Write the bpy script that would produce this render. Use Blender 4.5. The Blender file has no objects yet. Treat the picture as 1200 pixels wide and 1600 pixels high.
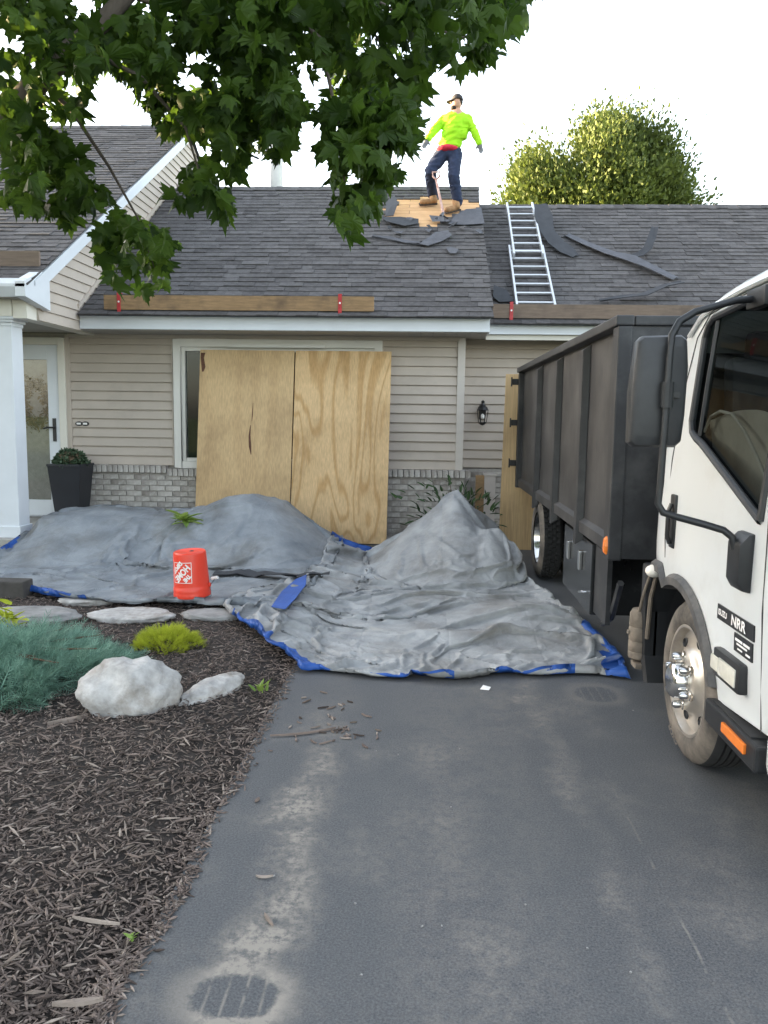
import bpy, bmesh, math, random
import numpy as np
from mathutils import Vector, Matrix, Euler, noise, geometry
random.seed(7); rng = np.random.default_rng(7)
rad = math.radians
scene = bpy.context.scene
COL = scene.collection

# ------------------------------------------------------------------ camera, sky, sun, exposure
F_PX, PITCH, YAW, ROLL, EYE = 1240.0, rad(-6.85), rad(2.85), rad(0.78), 1.6
_F = np.array([-math.sin(YAW)*math.cos(PITCH), math.cos(YAW)*math.cos(PITCH), math.sin(PITCH)])
_R0 = np.array([math.cos(YAW), math.sin(YAW), 0.0]); _U0 = np.cross(_R0, _F)
_R = _R0*math.cos(ROLL)+_U0*math.sin(ROLL); _U = _U0*math.cos(ROLL)-_R0*math.sin(ROLL)
cam = bpy.data.cameras.new('camera'); camo = bpy.data.objects.new('camera', cam); COL.objects.link(camo)
cam.sensor_fit = 'VERTICAL'; cam.sensor_height = 24.0; cam.lens = 24.0*F_PX/1600.0
cam.clip_start = 0.05; cam.clip_end = 2000
M3 = Matrix((_R.tolist(), _U.tolist(), (-_F).tolist())).transposed()
camo.matrix_world = Matrix.Translation((0, 0, EYE)) @ M3.to_4x4()
scene.camera = camo
SUN_EL, SUN_AZ = rad(9.0), rad(-75.0)            # azimuth from +Y (behind the house), negative = to the left
SUN_DIR = Vector((math.sin(SUN_AZ)*math.cos(SUN_EL), math.cos(SUN_AZ)*math.cos(SUN_EL), math.sin(SUN_EL)))
world = bpy.data.worlds.new('World'); scene.world = world; world.use_nodes = True
wn = world.node_tree; bg = wn.nodes['Background']
sky = wn.nodes.new('ShaderNodeTexSky'); sky.sky_type = 'NISHITA'; sky.sun_disc = False
sky.sun_elevation = SUN_EL; sky.sun_rotation = SUN_AZ
sky.air_density = 1.0; sky.dust_density = 2.0; sky.ozone_density = 1.0
hs = wn.nodes.new('ShaderNodeHueSaturation'); hs.inputs['Saturation'].default_value = 0.48
wn.links.new(sky.outputs[0], hs.inputs['Color']); wn.links.new(hs.outputs[0], bg.inputs[0])
bg.inputs[1].default_value = 0.15
sun = bpy.data.lights.new('sun', 'SUN'); suno = bpy.data.objects.new('sun', sun); COL.objects.link(suno)
sun.energy = 4.2; sun.angle = rad(0.6); sun.color = (1.0, 0.76, 0.40)
suno.rotation_euler = SUN_DIR.to_track_quat('Z', 'Y').to_euler()
suno.location = (-20, 10, 20)
vs = scene.view_settings; vs.view_transform = 'Standard'; vs.look = 'None'; vs.gamma = 1.0
vs.use_curve_mapping = False; vs.exposure = 3.05

def at(px, py, Y):
    """point in the place at depth Y (metres from the viewer) seen under this angle"""
    d = _F + _R*(px-600)/F_PX + _U*(800-py)/F_PX
    p = d*(Y/d[1]); return Vector((p[0], p[1], p[2]+EYE))

# ------------------------------------------------------------------ mesh helpers
class MB:
    def __init__(s): s.v = []; s.f = []
    def add(s, vs_, fs_):
        o = len(s.v); s.v += [tuple(v) for v in vs_]; s.f += [tuple(i+o for i in f) for f in fs_]; return s
    def box(s, x0, x1, y0, y1, z0, z1):
        return s.add([(x0,y0,z0),(x1,y0,z0),(x1,y1,z0),(x0,y1,z0),(x0,y0,z1),(x1,y0,z1),(x1,y1,z1),(x0,y1,z1)],
                     [(0,3,2,1),(4,5,6,7),(0,1,5,4),(1,2,6,5),(2,3,7,6),(3,0,4,7)])
    def obox(s, c, size, rot=None, taper=1.0):
        m = rot if rot is not None else Matrix.Identity(3); c = Vector(c); a, b, h = [q/2 for q in size]
        vs_ = []
        for z in (-1, 1):
            t = taper if z > 0 else 1
            for x, y in ((-1,-1),(1,-1),(1,1),(-1,1)): vs_.append(c + m @ Vector((x*a*t, y*b*t, z*h)))
        return s.add(vs_, [(0,3,2,1),(4,5,6,7),(0,1,5,4),(1,2,6,5),(2,3,7,6),(3,0,4,7)])
    def prism(s, poly, vec):
        """closed 3D polygon swept along vec"""
        n = len(poly); p = [Vector(q) for q in poly]; v = Vector(vec)
        vs_ = p + [q+v for q in p]
        fs_ = [tuple(range(n))[::-1], tuple(range(n, 2*n))] + [(i, (i+1) % n, (i+1) % n+n, i+n) for i in range(n)]
        return s.add(vs_, fs_)
    def tube(s, path, r, n=8, cap=True, flat=1.0):
        P = [Vector(p) for p in path]; k = len(P); rr = r if isinstance(r, (list, tuple)) else [r]*k
        up = None; vs_ = []
        for i in range(k):
            t = (P[min(i+1, k-1)]-P[max(i-1, 0)]).normalized()
            if up is None: up = Vector((0, 0, 1)) if abs(t.z) < .9 else Vector((1, 0, 0))
            a = t.cross(up)
            if a.length < 1e-5: a = t.cross(Vector((0, 1, 0)))
            a.normalize(); b = a.cross(t).normalized(); up = b
            for j in range(n):
                q = 2*math.pi*j/n; vs_.append(P[i]+(a*math.cos(q)+b*math.sin(q)*flat)*rr[i])
        fs_ = [(i*n+j, i*n+(j+1) % n, (i+1)*n+(j+1) % n, (i+1)*n+j) for i in range(k-1) for j in range(n)]
        if cap: fs_ += [tuple(range(n))[::-1], tuple(range((k-1)*n, k*n))]
        return s.add(vs_, fs_)
    def lathe(s, prof, c, n=32, axis='z'):
        c = Vector(c); k = len(prof); vs_ = []
        for r, h in prof:
            for j in range(n):
                q = 2*math.pi*j/n
                if axis == 'z': vs_.append(c+Vector((r*math.cos(q), r*math.sin(q), h)))
                elif axis == 'x': vs_.append(c+Vector((h, r*math.cos(q), r*math.sin(q))))
                else: vs_.append(c+Vector((r*math.cos(q), h, r*math.sin(q))))
        fs_ = [(i*n+j, i*n+(j+1) % n, (i+1)*n+(j+1) % n, (i+1)*n+j) for i in range(k-1) for j in range(n)]
        return s.add(vs_, fs_)
    def ball(s, c, rx, ry=None, rz=None, n=12, rot=None):
        ry = ry or rx; rz = rz or rx; c = Vector(c); m = rot or Matrix.Identity(3); vs_ = []; k = max(6, n//2)
        for i in range(k+1):
            a = math.pi*i/k
            for j in range(n):
                q = 2*math.pi*j/n
                vs_.append(c+m @ Vector((rx*math.sin(a)*math.cos(q), ry*math.sin(a)*math.sin(q), -rz*math.cos(a))))
        return s.add(vs_, [(i*n+j, i*n+(j+1) % n, (i+1)*n+(j+1) % n, (i+1)*n+j) for i in range(k) for j in range(n)])

WL = {}
def world_loc(o):
    return WL.get(o.name, Vector((0, 0, 0)))
def tag(o, label=None, cat=None, group=None, kind=None):
    for k, v in (('label', label), ('category', cat), ('group', group), ('kind', kind)):
        if v: o[k] = v
    return o
def empty(name, loc, label, cat, group=None):
    o = bpy.data.objects.new(name, None); COL.objects.link(o); o.location = loc; o.empty_display_size = .1
    WL[o.name] = Vector(loc); return tag(o, label, cat, group)
def finish(me, smooth=False, bevel=0, weld=True):
    bm = bmesh.new(); bm.from_mesh(me)
    if weld: bmesh.ops.remove_doubles(bm, verts=bm.verts, dist=1e-5)
    bmesh.ops.recalc_face_normals(bm, faces=bm.faces)
    if bevel:
        es = [e for e in bm.edges if len(e.link_faces) == 2 and e.calc_face_angle(0) > .6]
        bmesh.ops.bevel(bm, geom=es, offset=bevel, segments=2, affect='EDGES', profile=.6, clamp_overlap=True)
    for f in bm.faces: f.smooth = smooth
    if smooth:
        for e in bm.edges: e.smooth = not (len(e.link_faces) == 2 and e.calc_face_angle(0) > .75)
    bm.to_mesh(me); bm.free()
def obj(name, mb, mat, parent=None, smooth=False, bevel=0, base=None, raw=False):
    """one mesh object; vertices given in world metres"""
    V = np.array(mb.v if isinstance(mb, MB) else mb[0], float); Fs = mb.f if isinstance(mb, MB) else mb[1]
    if parent is not None: org = world_loc(parent)
    elif base is not None: org = Vector(base)
    else:
        lo, hi = V.min(0), V.max(0); org = Vector(((lo[0]+hi[0])/2, (lo[1]+hi[1])/2, lo[2]))
    V = V-np.array(org)
    me = bpy.data.meshes.new(name)
    if isinstance(Fs, np.ndarray): big_mesh(me, V, Fs)
    else: me.from_pydata(V.tolist(), [], Fs)
    if not raw: finish(me, smooth, bevel)
    elif smooth: me.polygons.foreach_set('use_smooth', [True]*len(me.polygons))
    mats = mat if isinstance(mat, (list, tuple)) else [mat]
    for m in mats: me.materials.append(m)
    o = bpy.data.objects.new(name, me); COL.objects.link(o)
    if parent is not None: o.parent = parent
    else: o.location = org
    WL[o.name] = org
    return o
def big_mesh(me, V, Fs):
    k = Fs.shape[1]; me.vertices.add(len(V)); me.vertices.foreach_set('co', V.astype(np.float32).ravel())
    me.loops.add(Fs.size); me.loops.foreach_set('vertex_index', Fs.astype(np.int32).ravel())
    me.polygons.add(len(Fs)); me.polygons.foreach_set('loop_start', np.arange(0, Fs.size, k, dtype=np.int32))
    me.polygons.foreach_set('loop_total', np.full(len(Fs), k, dtype=np.int32)); me.update(calc_edges=True)
def piece(name, me, loc, rot, parent, scale=(1, 1, 1)):
    """a repeated part that shares its mesh; loc in world metres"""
    o = bpy.data.objects.new(name, me); COL.objects.link(o); o.parent = parent
    o.location = Vector(loc)-world_loc(parent); o.rotation_euler = rot; o.scale = scale; return o
def mesh_of(name, mb, mat, bevel=0, smooth=False):
    me = bpy.data.meshes.new(name); me.from_pydata(mb.v, [], mb.f); finish(me, smooth, bevel); me.materials.append(mat); return me
def rotmats(rx, ry, rz):
    cx, sx, cy, sy, cz, sz = np.cos(rx), np.sin(rx), np.cos(ry), np.sin(ry), np.cos(rz), np.sin(rz); z = np.zeros_like(cx); o = z+1
    A = np.stack([np.stack([o, z, z], -1), np.stack([z, cx, -sx], -1), np.stack([z, sx, cx], -1)], -2)
    B = np.stack([np.stack([cy, z, sy], -1), np.stack([z, o, z], -1), np.stack([-sy, z, cy], -1)], -2)
    C = np.stack([np.stack([cz, -sz, z], -1), np.stack([sz, cz, z], -1), np.stack([z, z, o], -1)], -2)
    return C @ B @ A
def scatter(tv, tf, pos, mats, scl):
    """copies of a template as one vertex/face pair"""
    tv = np.asarray(tv, float); tf = np.asarray(tf, int); n = len(pos)
    scl = np.asarray(scl, float); scl = scl[:, None] if scl.ndim == 1 else scl
    V = np.einsum('nij,nkj->nki', mats, tv[None]*scl[:, None, :]) + np.asarray(pos)[:, None, :]
    Fs = tf[None]+(np.arange(n)*len(tv))[:, None, None]
    return V.reshape(-1, 3), Fs.reshape(-1, tf.shape[1])
def frame_from(dirs, up_rand):
    """rotation matrices whose Y axis is dirs, Z near up_rand"""
    y = dirs/np.linalg.norm(dirs, axis=1, keepdims=True); x = np.cross(y, up_rand); x /= np.linalg.norm(x, axis=1, keepdims=True)+1e-9
    z = np.cross(x, y); return np.stack([x, y, z], -1)
def remeshed(name, mb, mat, voxel, parent, smooth_it=3, wrinkle=0):
    me = bpy.data.meshes.new('tmp'); me.from_pydata(mb.v, [], mb.f); finish(me)
    t = bpy.data.objects.new('tmp', me); COL.objects.link(t)
    m = t.modifiers.new('r', 'REMESH'); m.mode = 'VOXEL'; m.voxel_size = voxel
    m = t.modifiers.new('s', 'SMOOTH'); m.iterations = smooth_it; m.factor = .5
    dg = bpy.context.evaluated_depsgraph_get(); e = bpy.data.meshes.new_from_object(t.evaluated_get(dg))
    V = np.array([v.co[:] for v in e.vertices]); Fs = [tuple(p.vertices) for p in e.polygons]
    if wrinkle:
        for i, v in enumerate(e.vertices):
            p = v.co; w = noise.noise((p.x*5+p.z*3, p.y*5, p.z*16-p.x*5)); V[i] += np.array(v.normal)*wrinkle*(1-abs(w)*3)
    bpy.data.objects.remove(t); bpy.data.meshes.remove(me); bpy.data.meshes.remove(e)
    return obj(name, (V, Fs), mat, parent, smooth=True, raw=True)
def text_mesh(body, size, bold=0.0, align='CENTER'):
    cu = bpy.data.curves.new('t', 'FONT'); cu.body = body; cu.size = size; cu.offset = bold; cu.align_x = align; cu.align_y = 'CENTER'
    t = bpy.data.objects.new('t', cu); COL.objects.link(t)
    dg = bpy.context.evaluated_depsgraph_get(); e = bpy.data.meshes.new_from_object(t.evaluated_get(dg))
    V = [tuple(v.co) for v in e.vertices]; Fs = [tuple(p.vertices) for p in e.polygons]
    bpy.data.objects.remove(t); bpy.data.curves.remove(cu); bpy.data.meshes.remove(e); return V, Fs
def panel2d(outline, holes, step, mapfn):
    """flat outline with holes, meshed finely and mapped into space"""
    pts = []; edges = []
    for loop in [outline]+holes:
        o = len(pts); n = len(loop); pts += [Vector(p) for p in loop]; edges += [(o+i, o+(i+1) % n) for i in range(n)]
    def inside(p, poly):
        c = False; n = len(poly); x, y = p
        for i in range(n):
            x1, y1 = poly[i]; x2, y2 = poly[(i+1) % n]
            if (y1 > y) != (y2 > y) and x < (x2-x1)*(y-y1)/(y2-y1)+x1: c = not c
        return c
    ok = lambda p: inside(p, outline) and not any(inside(p, h) for h in holes)
    xs = [p[0] for p in outline]; ys = [p[1] for p in outline]
    x = min(xs)+step/2
    while x < max(xs):
        y = min(ys)+step/2
        while y < max(ys):
            if ok((x, y)): pts.append(Vector((x, y)))
            y += step
        x += step
    r = geometry.delaunay_2d_cdt(pts, edges, [], 0, 1e-5)
    Fs = [f for f in r[2] if ok(tuple(sum((r[0][i] for i in f), Vector((0, 0)))/len(f)))]
    m = MB(); m.add([mapfn(p.x, p.y) for p in r[0]], Fs); return m

# ------------------------------------------------------------------ materials
def pmat(name, col, rough=.7, var=.15, scale=6, bump=0, bscale=80, metal=0, spec=.5, isl=0, col2=None, stretch=(1, 1, 1),
         dirt=None, dscale=2.0, dlo=.5, dhi=.7, detail=6, sheen=0, coat=0, trans=0, dstr=1.0):
    m = bpy.data.materials.new(name); m.use_nodes = True; nt = m.node_tree; N = nt.nodes; L = nt.links
    b = N['Principled BSDF']; b.inputs['Roughness'].default_value = rough; b.inputs['Metallic'].default_value = metal
    b.inputs['Specular IOR Level'].default_value = spec; b.inputs['Coat Weight'].default_value = coat
    tc = N.new('ShaderNodeTexCoord'); mp = N.new('ShaderNodeMapping'); mp.inputs['Scale'].default_value = stretch
    L.new(tc.outputs['Object'], mp.inputs[0])
    no = N.new('ShaderNodeTexNoise'); no.inputs['Scale'].default_value = scale; no.inputs['Detail'].default_value = detail
    no.inputs['Roughness'].default_value = .6
    L.new(mp.outputs[0], no.inputs[0])
    r = N.new('ShaderNodeMapRange'); r.inputs[1].default_value = .3; r.inputs[2].default_value = .7; L.new(no.outputs[0], r.inputs[0])
    fac = r.outputs[0]
    if isl:
        g = N.new('ShaderNodeNewGeometry'); oi = N.new('ShaderNodeObjectInfo')
        ad = N.new('ShaderNodeMath'); ad.operation = 'ADD'; L.new(g.outputs['Random Per Island'], ad.inputs[0]); L.new(oi.outputs['Random'], ad.inputs[1])
        fr = N.new('ShaderNodeMath'); fr.operation = 'FRACT'; L.new(ad.outputs[0], fr.inputs[0])
        mx = N.new('ShaderNodeMix'); mx.inputs[0].default_value = isl; L.new(fac, mx.inputs[2]); L.new(fr.outputs[0], mx.inputs[3]); fac = mx.outputs[0]
    c = Vector(col[:3]); lo = c*(1-var); hi = Vector(col2) if col2 else c*(1+var)
    mix = N.new('ShaderNodeMix'); mix.data_type = 'RGBA'; mix.inputs[6].default_value = (*lo, 1); mix.inputs[7].default_value = (*hi, 1)
    L.new(fac, mix.inputs[0]); out = mix.outputs[2]
    if dirt:
        n2 = N.new('ShaderNodeTexNoise'); n2.inputs['Scale'].default_value = dscale; n2.inputs['Detail'].default_value = 8; n2.inputs['Roughness'].default_value = .65
        L.new(tc.outputs['Object'], n2.inputs[0])
        r2 = N.new('ShaderNodeMapRange'); r2.inputs[1].default_value = dlo; r2.inputs[2].default_value = dhi; r2.inputs[4].default_value = dstr; L.new(n2.outputs[0], r2.inputs[0])
        m2 = N.new('ShaderNodeMix'); m2.data_type = 'RGBA'; m2.inputs[7].default_value = (*dirt, 1)
        L.new(r2.outputs[0], m2.inputs[0]); L.new(out, m2.inputs[6]); out = m2.outputs[2]
    L.new(out, b.inputs['Base Color'])
    if bump:
        n3 = N.new('ShaderNodeTexNoise'); n3.inputs['Scale'].default_value = bscale; n3.inputs['Detail'].default_value = 4
        L.new(mp.outputs[0], n3.inputs[0])
        bp = N.new('ShaderNodeBump'); bp.inputs['Strength'].default_value = bump; bp.inputs['Distance'].default_value = .01
        L.new(n3.outputs[0], bp.inputs['Height']); L.new(bp.outputs[0], b.inputs['Normal'])
    if trans:
        tr = N.new('ShaderNodeBsdfTranslucent'); L.new(out, tr.inputs[0]); ms = N.new('ShaderNodeMixShader'); ms.inputs[0].default_value = trans
        L.new(b.outputs[0], ms.inputs[1]); L.new(tr.outputs[0], ms.inputs[2]); L.new(ms.outputs[0], N['Material Output'].inputs[0])
    return m
def glass_mat(name, tint, rough=.02, mixf=.5):
    m = bpy.data.materials.new(name); m.use_nodes = True; nt = m.node_tree; N = nt.nodes; L = nt.links
    N.remove(N['Principled BSDF']); tr = N.new('ShaderNodeBsdfTransparent'); tr.inputs[0].default_value = (*tint, 1)
    gl = N.new('ShaderNodeBsdfGlossy'); gl.inputs[1].default_value = rough; fr = N.new('ShaderNodeFresnel'); fr.inputs[0].default_value = 1.5
    ml = N.new('ShaderNodeMath'); ml.operation = 'MULTIPLY_ADD'; ml.inputs[1].default_value = mixf; ml.inputs[2].default_value = .02
    L.new(fr.outputs[0], ml.inputs[0]); ms = N.new('ShaderNodeMixShader'); L.new(ml.outputs[0], ms.inputs[0])
    L.new(tr.outputs[0], ms.inputs[1]); L.new(gl.outputs[0], ms.inputs[2]); L.new(ms.outputs[0], N['Material Output'].inputs[0]); return m
MT = {}
MT['siding'] = pmat('vinyl siding', (.46, .40, .345), .55, .06, 3, .05, 120, dirt=(.36, .31, .27), dlo=.55, dhi=.85)
MT['trim'] = pmat('white painted trim', (.66, .69, .73), .45, .04, 3, dirt=(.54, .54, .53), dlo=.6, dhi=.9)
MT['window_trim'] = pmat('cream window trim', (.68, .665, .63), .45, .04, 3)
MT['cream'] = pmat('cream paint', (.70, .67, .60), .5, .04, 3)
MT['soffit'] = pmat('vented soffit', (.36, .34, .31), .6, .06, 4)
MT['brick'] = pmat('grey brick', (.33, .29, .26), .85, .35, 9, .5, 90, isl=.55, col2=(.56, .53, .50), dirt=(.62, .60, .57), dscale=7, dlo=.55, dhi=.75)
MT['mortar'] = pmat('mortar', (.36, .34, .32), .9, .12, 20, .3)
MT['shingle'] = pmat('asphalt shingle', (.070, .066, .068), .92, .35, 14, .5, 260, isl=.45, col2=(.130, .124, .126), spec=.25)
MT['felt'] = pmat('roofing felt', (.045, .048, .055), .8, .15, 8, .2, 60, spec=.3)
MT['felt_light'] = pmat('weathered shingle scrap', (.09, .092, .105), .85, .2, 10, .3, 120, spec=.3)
MT['deck'] = pmat('roof sheathing boards', (.58, .33, .15), .8, .2, 6, .3, 40, isl=.5, col2=(.72, .44, .22), stretch=(1, 6, 6))
MT['plank'] = pmat('lumber plank', (.27, .17, .085), .75, .25, 5, .2, 40, stretch=(1, 9, 9), dirt=(.13, .085, .05), dscale=3, dlo=.48, dhi=.75)
MT['plank_grey'] = pmat('weathered plank', (.17, .125, .095), .8, .2, 5, .2, 40, stretch=(1, 9, 9), dirt=(.10, .075, .06), dscale=3, dlo=.5, dhi=.75)
MT['red'] = pmat('red bracket paint', (.42, .03, .035), .5, .15, 20)
MT['alu'] = pmat('ladder aluminium', (.72, .74, .76), .35, .06, 20, metal=.85)
MT['black_plastic'] = pmat('black plastic', (.018, .019, .021), .45, .2, 12, .05, 200)
MT['black_metal'] = pmat('black metal', (.014, .014, .016), .4, .2, 10)
MT['rubber'] = pmat('tyre rubber', (.022, .022, .023), .8, .25, 14, .1, 60)
MT['tire_wall'] = pmat('dusty tyre sidewall', (.055, .05, .045), .85, .25, 10, .1, 80, dirt=(.20, .17, .14), dscale=5, dlo=.35, dhi=.7)
MT['rim'] = pmat('dirty steel rim', (.55, .50, .44), .35, .12, 6, metal=.7, dirt=(.33, .28, .22), dscale=6, dlo=.5, dhi=.8)
MT['chrome'] = pmat('chrome', (.75, .74, .72), .18, .05, 10, metal=1)
MT['truck_white'] = pmat('truck white paint', (.63, .65, .655), .3, .02, 2, coat=.4, dirt=(.48, .465, .43), dscale=2.5, dlo=.5, dhi=.85, dstr=.7)
MT['body_steel'] = pmat('worn black dump steel', (.018, .018, .020), .5, .3, 3, .35, 5, dirt=(.070, .068, .067), dscale=1.8, dlo=.42, dhi=.72, stretch=(1, 1, .35))
MT['body_black'] = pmat('black frame paint', (.020, .021, .024), .5, .25, 6, dirt=(.06, .06, .06), dscale=3, dlo=.5, dhi=.8)
MT['amber'] = pmat('amber lens', (.75, .20, .03), .25, .05, 20)
MT['lens'] = pmat('clear lamp lens', (.62, .60, .52), .12, .08, 30)
MT['mud'] = pmat('dried mud on plastic', (.17, .14, .11), .8, .3, 14, .3, 60)
MT['interior'] = pmat('dark cab interior', (.02, .02, .022), .7, .2, 8)
MT['interior_beige'] = pmat('beige cab sheet', (.34, .31, .25), .7, .12, 8)
MT['bucket'] = pmat('orange bucket plastic', (.78, .058, .03), .38, .04, 6)
MT['white_print'] = pmat('white print', (.82, .80, .78), .5, .03, 10)
MT['pot'] = pmat('black planter', (.014, .016, .022), .45, .1, 6)
MT['stone_white'] = pmat('pale limestone', (.36, .345, .33), .92, .3, 9, .9, 26, col2=(.56, .545, .53), dirt=(.22, .19, .16), dscale=6, dlo=.5, dhi=.72)
MT['stone_grey'] = pmat('grey flagstone', (.22, .215, .21), .85, .3, 4, .5, 30, col2=(.42, .41, .40), stretch=(1, 1, 5))
MT['bark'] = pmat('maple bark', (.10, .08, .065), .9, .3, 12, .6, 40, stretch=(1, 1, .3))
MT['leaf'] = pmat('maple leaf', (.024, .060, .009), .5, .35, 2, isl=.7, col2=(.085, .150, .018), trans=.55, spec=.25)
MT['leaf_bg'] = pmat('willow leaf', (.055, .092, .022), .6, .3, .6, isl=.6, col2=(.145, .180, .034), trans=.25, spec=.3)
MT['juniper'] = pmat('blue green juniper', (.10, .20, .15), .7, .3, 5, isl=.6, col2=(.27, .45, .35), trans=.2, spec=.2)
MT['gold'] = pmat('golden cypress', (.36, .44, .03), .7, .3, 6, isl=.6, col2=(.58, .62, .07), trans=.25, spec=.2)
MT['box'] = pmat('boxwood leaf', (.03, .065, .035), .6, .3, 8, isl=.6, col2=(.10, .16, .085), trans=.2)
MT['shrub'] = pmat('shrub leaf', (.025, .06, .025), .6, .3, 8, isl=.6, col2=(.08, .15, .05), trans=.25)
MT['sprout'] = pmat('fresh sprout', (.16, .30, .05), .6, .3, 8, isl=.6, col2=(.35, .45, .10), trans=.3)
MT['stem'] = pmat('woody stem', (.12, .08, .05), .9, .2, 10)
MT['chip'] = pmat('dark mulch chip', (.050, .037, .032), .9, .3, 20, .3, 90, isl=.85, col2=(.225, .175, .152), spec=.3)
MT['chip_pale'] = pmat('bleached wood chip', (.12, .09, .07), .85, .2, 20, .3, 90, isl=.8, col2=(.36, .30, .26), spec=.3)
MT['soil'] = pmat('mulch soil', (.016, .012, .010), .95, .4, 20, .6, 60, col2=(.04, .03, .025))
MT['lawn'] = pmat('lawn', (.05, .09, .025), .95, .3, 3, .4, 60, col2=(.08, .13, .04))
MT['concrete'] = pmat('porch concrete', (.38, .36, .33), .9, .12, 6, .2, 80)
MT['skin'] = pmat('skin', (.52, .29, .19), .55, .08, 30)
MT['hivis'] = pmat('lime work shirt', (.34, .70, .006), .8, .06, 12)
MT['denim'] = pmat('dark jeans', (.018, .028, .065), .9, .3, 18, .1, 200)
MT['boot'] = pmat('tan work boot', (.30, .16, .07), .8, .25, 20)
MT['sole'] = pmat('boot sole', (.05, .035, .025), .8, .2, 20)
MT['redshirt'] = pmat('red undershirt', (.55, .02, .05), .85, .1, 20)
MT['cap'] = pmat('dark grey cap', (.035, .030, .032), .85, .2, 20)
MT['hair'] = pmat('dark hair', (.025, .016, .012), .8, .2, 40)
MT['glove'] = pmat('grey work glove', (.16, .16, .17), .8, .2, 30)
MT['redgrey'] = pmat('faded red handle', (.52, .22, .18), .5, .3, 14, col2=(.62, .45, .40))
MT['steel'] = pmat('worn steel', (.14, .145, .16), .45, .2, 12, metal=.6)
MT['green_tarp'] = pmat('dark green sheet', (.01, .055, .04), .55, .3, 5)
MT['chimney'] = pmat('pale flue pipe', (.55, .54, .52), .5, .08, 6)
MT['glass_door'] = glass_mat('storm door glass', (.95, .96, .95), .02, .7)
MT['glass_dark'] = glass_mat('window glass', (.6, .65, .65), .02, .3)
MT['glass_truck'] = glass_mat('truck glass', (.45, .5, .52), .01, .22)
MT['room'] = pmat('dark room', (.015, .016, .018), .8, .2, 3)
MT['wreath'] = pmat('dried wreath', (.10, .11, .04), .8, .4, 14, isl=.7, col2=(.28, .20, .10))

def plywood(name, base, dark, knots):
    m = bpy.data.materials.new(name); m.use_nodes = True; nt = m.node_tree; N = nt.nodes; L = nt.links
    b = N['Principled BSDF']; b.inputs['Roughness'].default_value = .75; b.inputs['Specular IOR Level'].default_value = .25
    tc = N.new('ShaderNodeTexCoord'); mp = N.new('ShaderNodeMapping'); mp.inputs['Scale'].default_value = (1, 1, .16); L.new(tc.outputs['Object'], mp.inputs[0])
    n1 = N.new('ShaderNodeTexNoise'); n1.inputs['Scale'].default_value = 1.7 if knots else 1.1; n1.inputs['Detail'].default_value = 2; n1.inputs['Distortion'].default_value = .6; L.new(mp.outputs[0], n1.inputs[0])
    mu = N.new('ShaderNodeMath'); mu.operation = 'MULTIPLY'; mu.inputs[1].default_value = 70 if knots else 30; L.new(n1.outputs[0], mu.inputs[0])
    si = N.new('ShaderNodeMath'); si.operation = 'SINE'; L.new(mu.outputs[0], si.inputs[0])
    r = N.new('ShaderNodeMapRange'); r.inputs[1].default_value = .1; r.inputs[2].default_value = 1.0; r.inputs[4].default_value = .75 if knots else .22; L.new(si.outputs[0], r.inputs[0])
    mix = N.new('ShaderNodeMix'); mix.data_type = 'RGBA'; mix.inputs[6].default_value = (*base, 1); mix.inputs[7].default_value = (*dark, 1); L.new(r.outputs[0], mix.inputs[0])
    fine = N.new('ShaderNodeTexNoise'); fine.inputs['Scale'].default_value = 26; fine.inputs['Detail'].default_value = 5; mp2 = N.new('ShaderNodeMapping'); mp2.inputs['Scale'].default_value = (3, 3, .12)
    L.new(tc.outputs['Object'], mp2.inputs[0]); L.new(mp2.outputs[0], fine.inputs[0])
    st = N.new('ShaderNodeTexNoise'); st.inputs['Scale'].default_value = 1.6; st.inputs['Detail'].default_value = 7; L.new(tc.outputs['Object'], st.inputs[0])
    r3 = N.new('ShaderNodeMapRange'); r3.inputs[1].default_value = .48; r3.inputs[2].default_value = .72; r3.inputs[4].default_value = .55; L.new(st.outputs[0], r3.inputs[0])
    m3 = N.new('ShaderNodeMix'); m3.data_type = 'RGBA'; m3.inputs[7].default_value = (dark[0]*.72, dark[1]*.74, dark[2]*.8, 1); L.new(r3.outputs[0], m3.inputs[0]); L.new(mix.outputs[2], m3.inputs[6])
    r4 = N.new('ShaderNodeMapRange'); r4.inputs[1].default_value = .3; r4.inputs[2].default_value = .7; r4.inputs[3].default_value = .82; r4.inputs[4].default_value = 1.1; L.new(fine.outputs[0], r4.inputs[0])
    m4 = N.new('ShaderNodeMix'); m4.data_type = 'RGBA'; m4.blend_type = 'MULTIPLY'; m4.inputs[0].default_value = 1; L.new(m3.outputs[2], m4.inputs[6]); L.new(r4.outputs[0], m4.inputs[7])
    L.new(m4.outputs[2], b.inputs['Base Color']); return m
MT['ply_fir'] = plywood('figured plywood', (.66, .46, .25), (.47, .28, .115), True)
MT['ply_plain'] = plywood('stained plywood', (.58, .41, .225), (.39, .245, .12), False)

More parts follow.
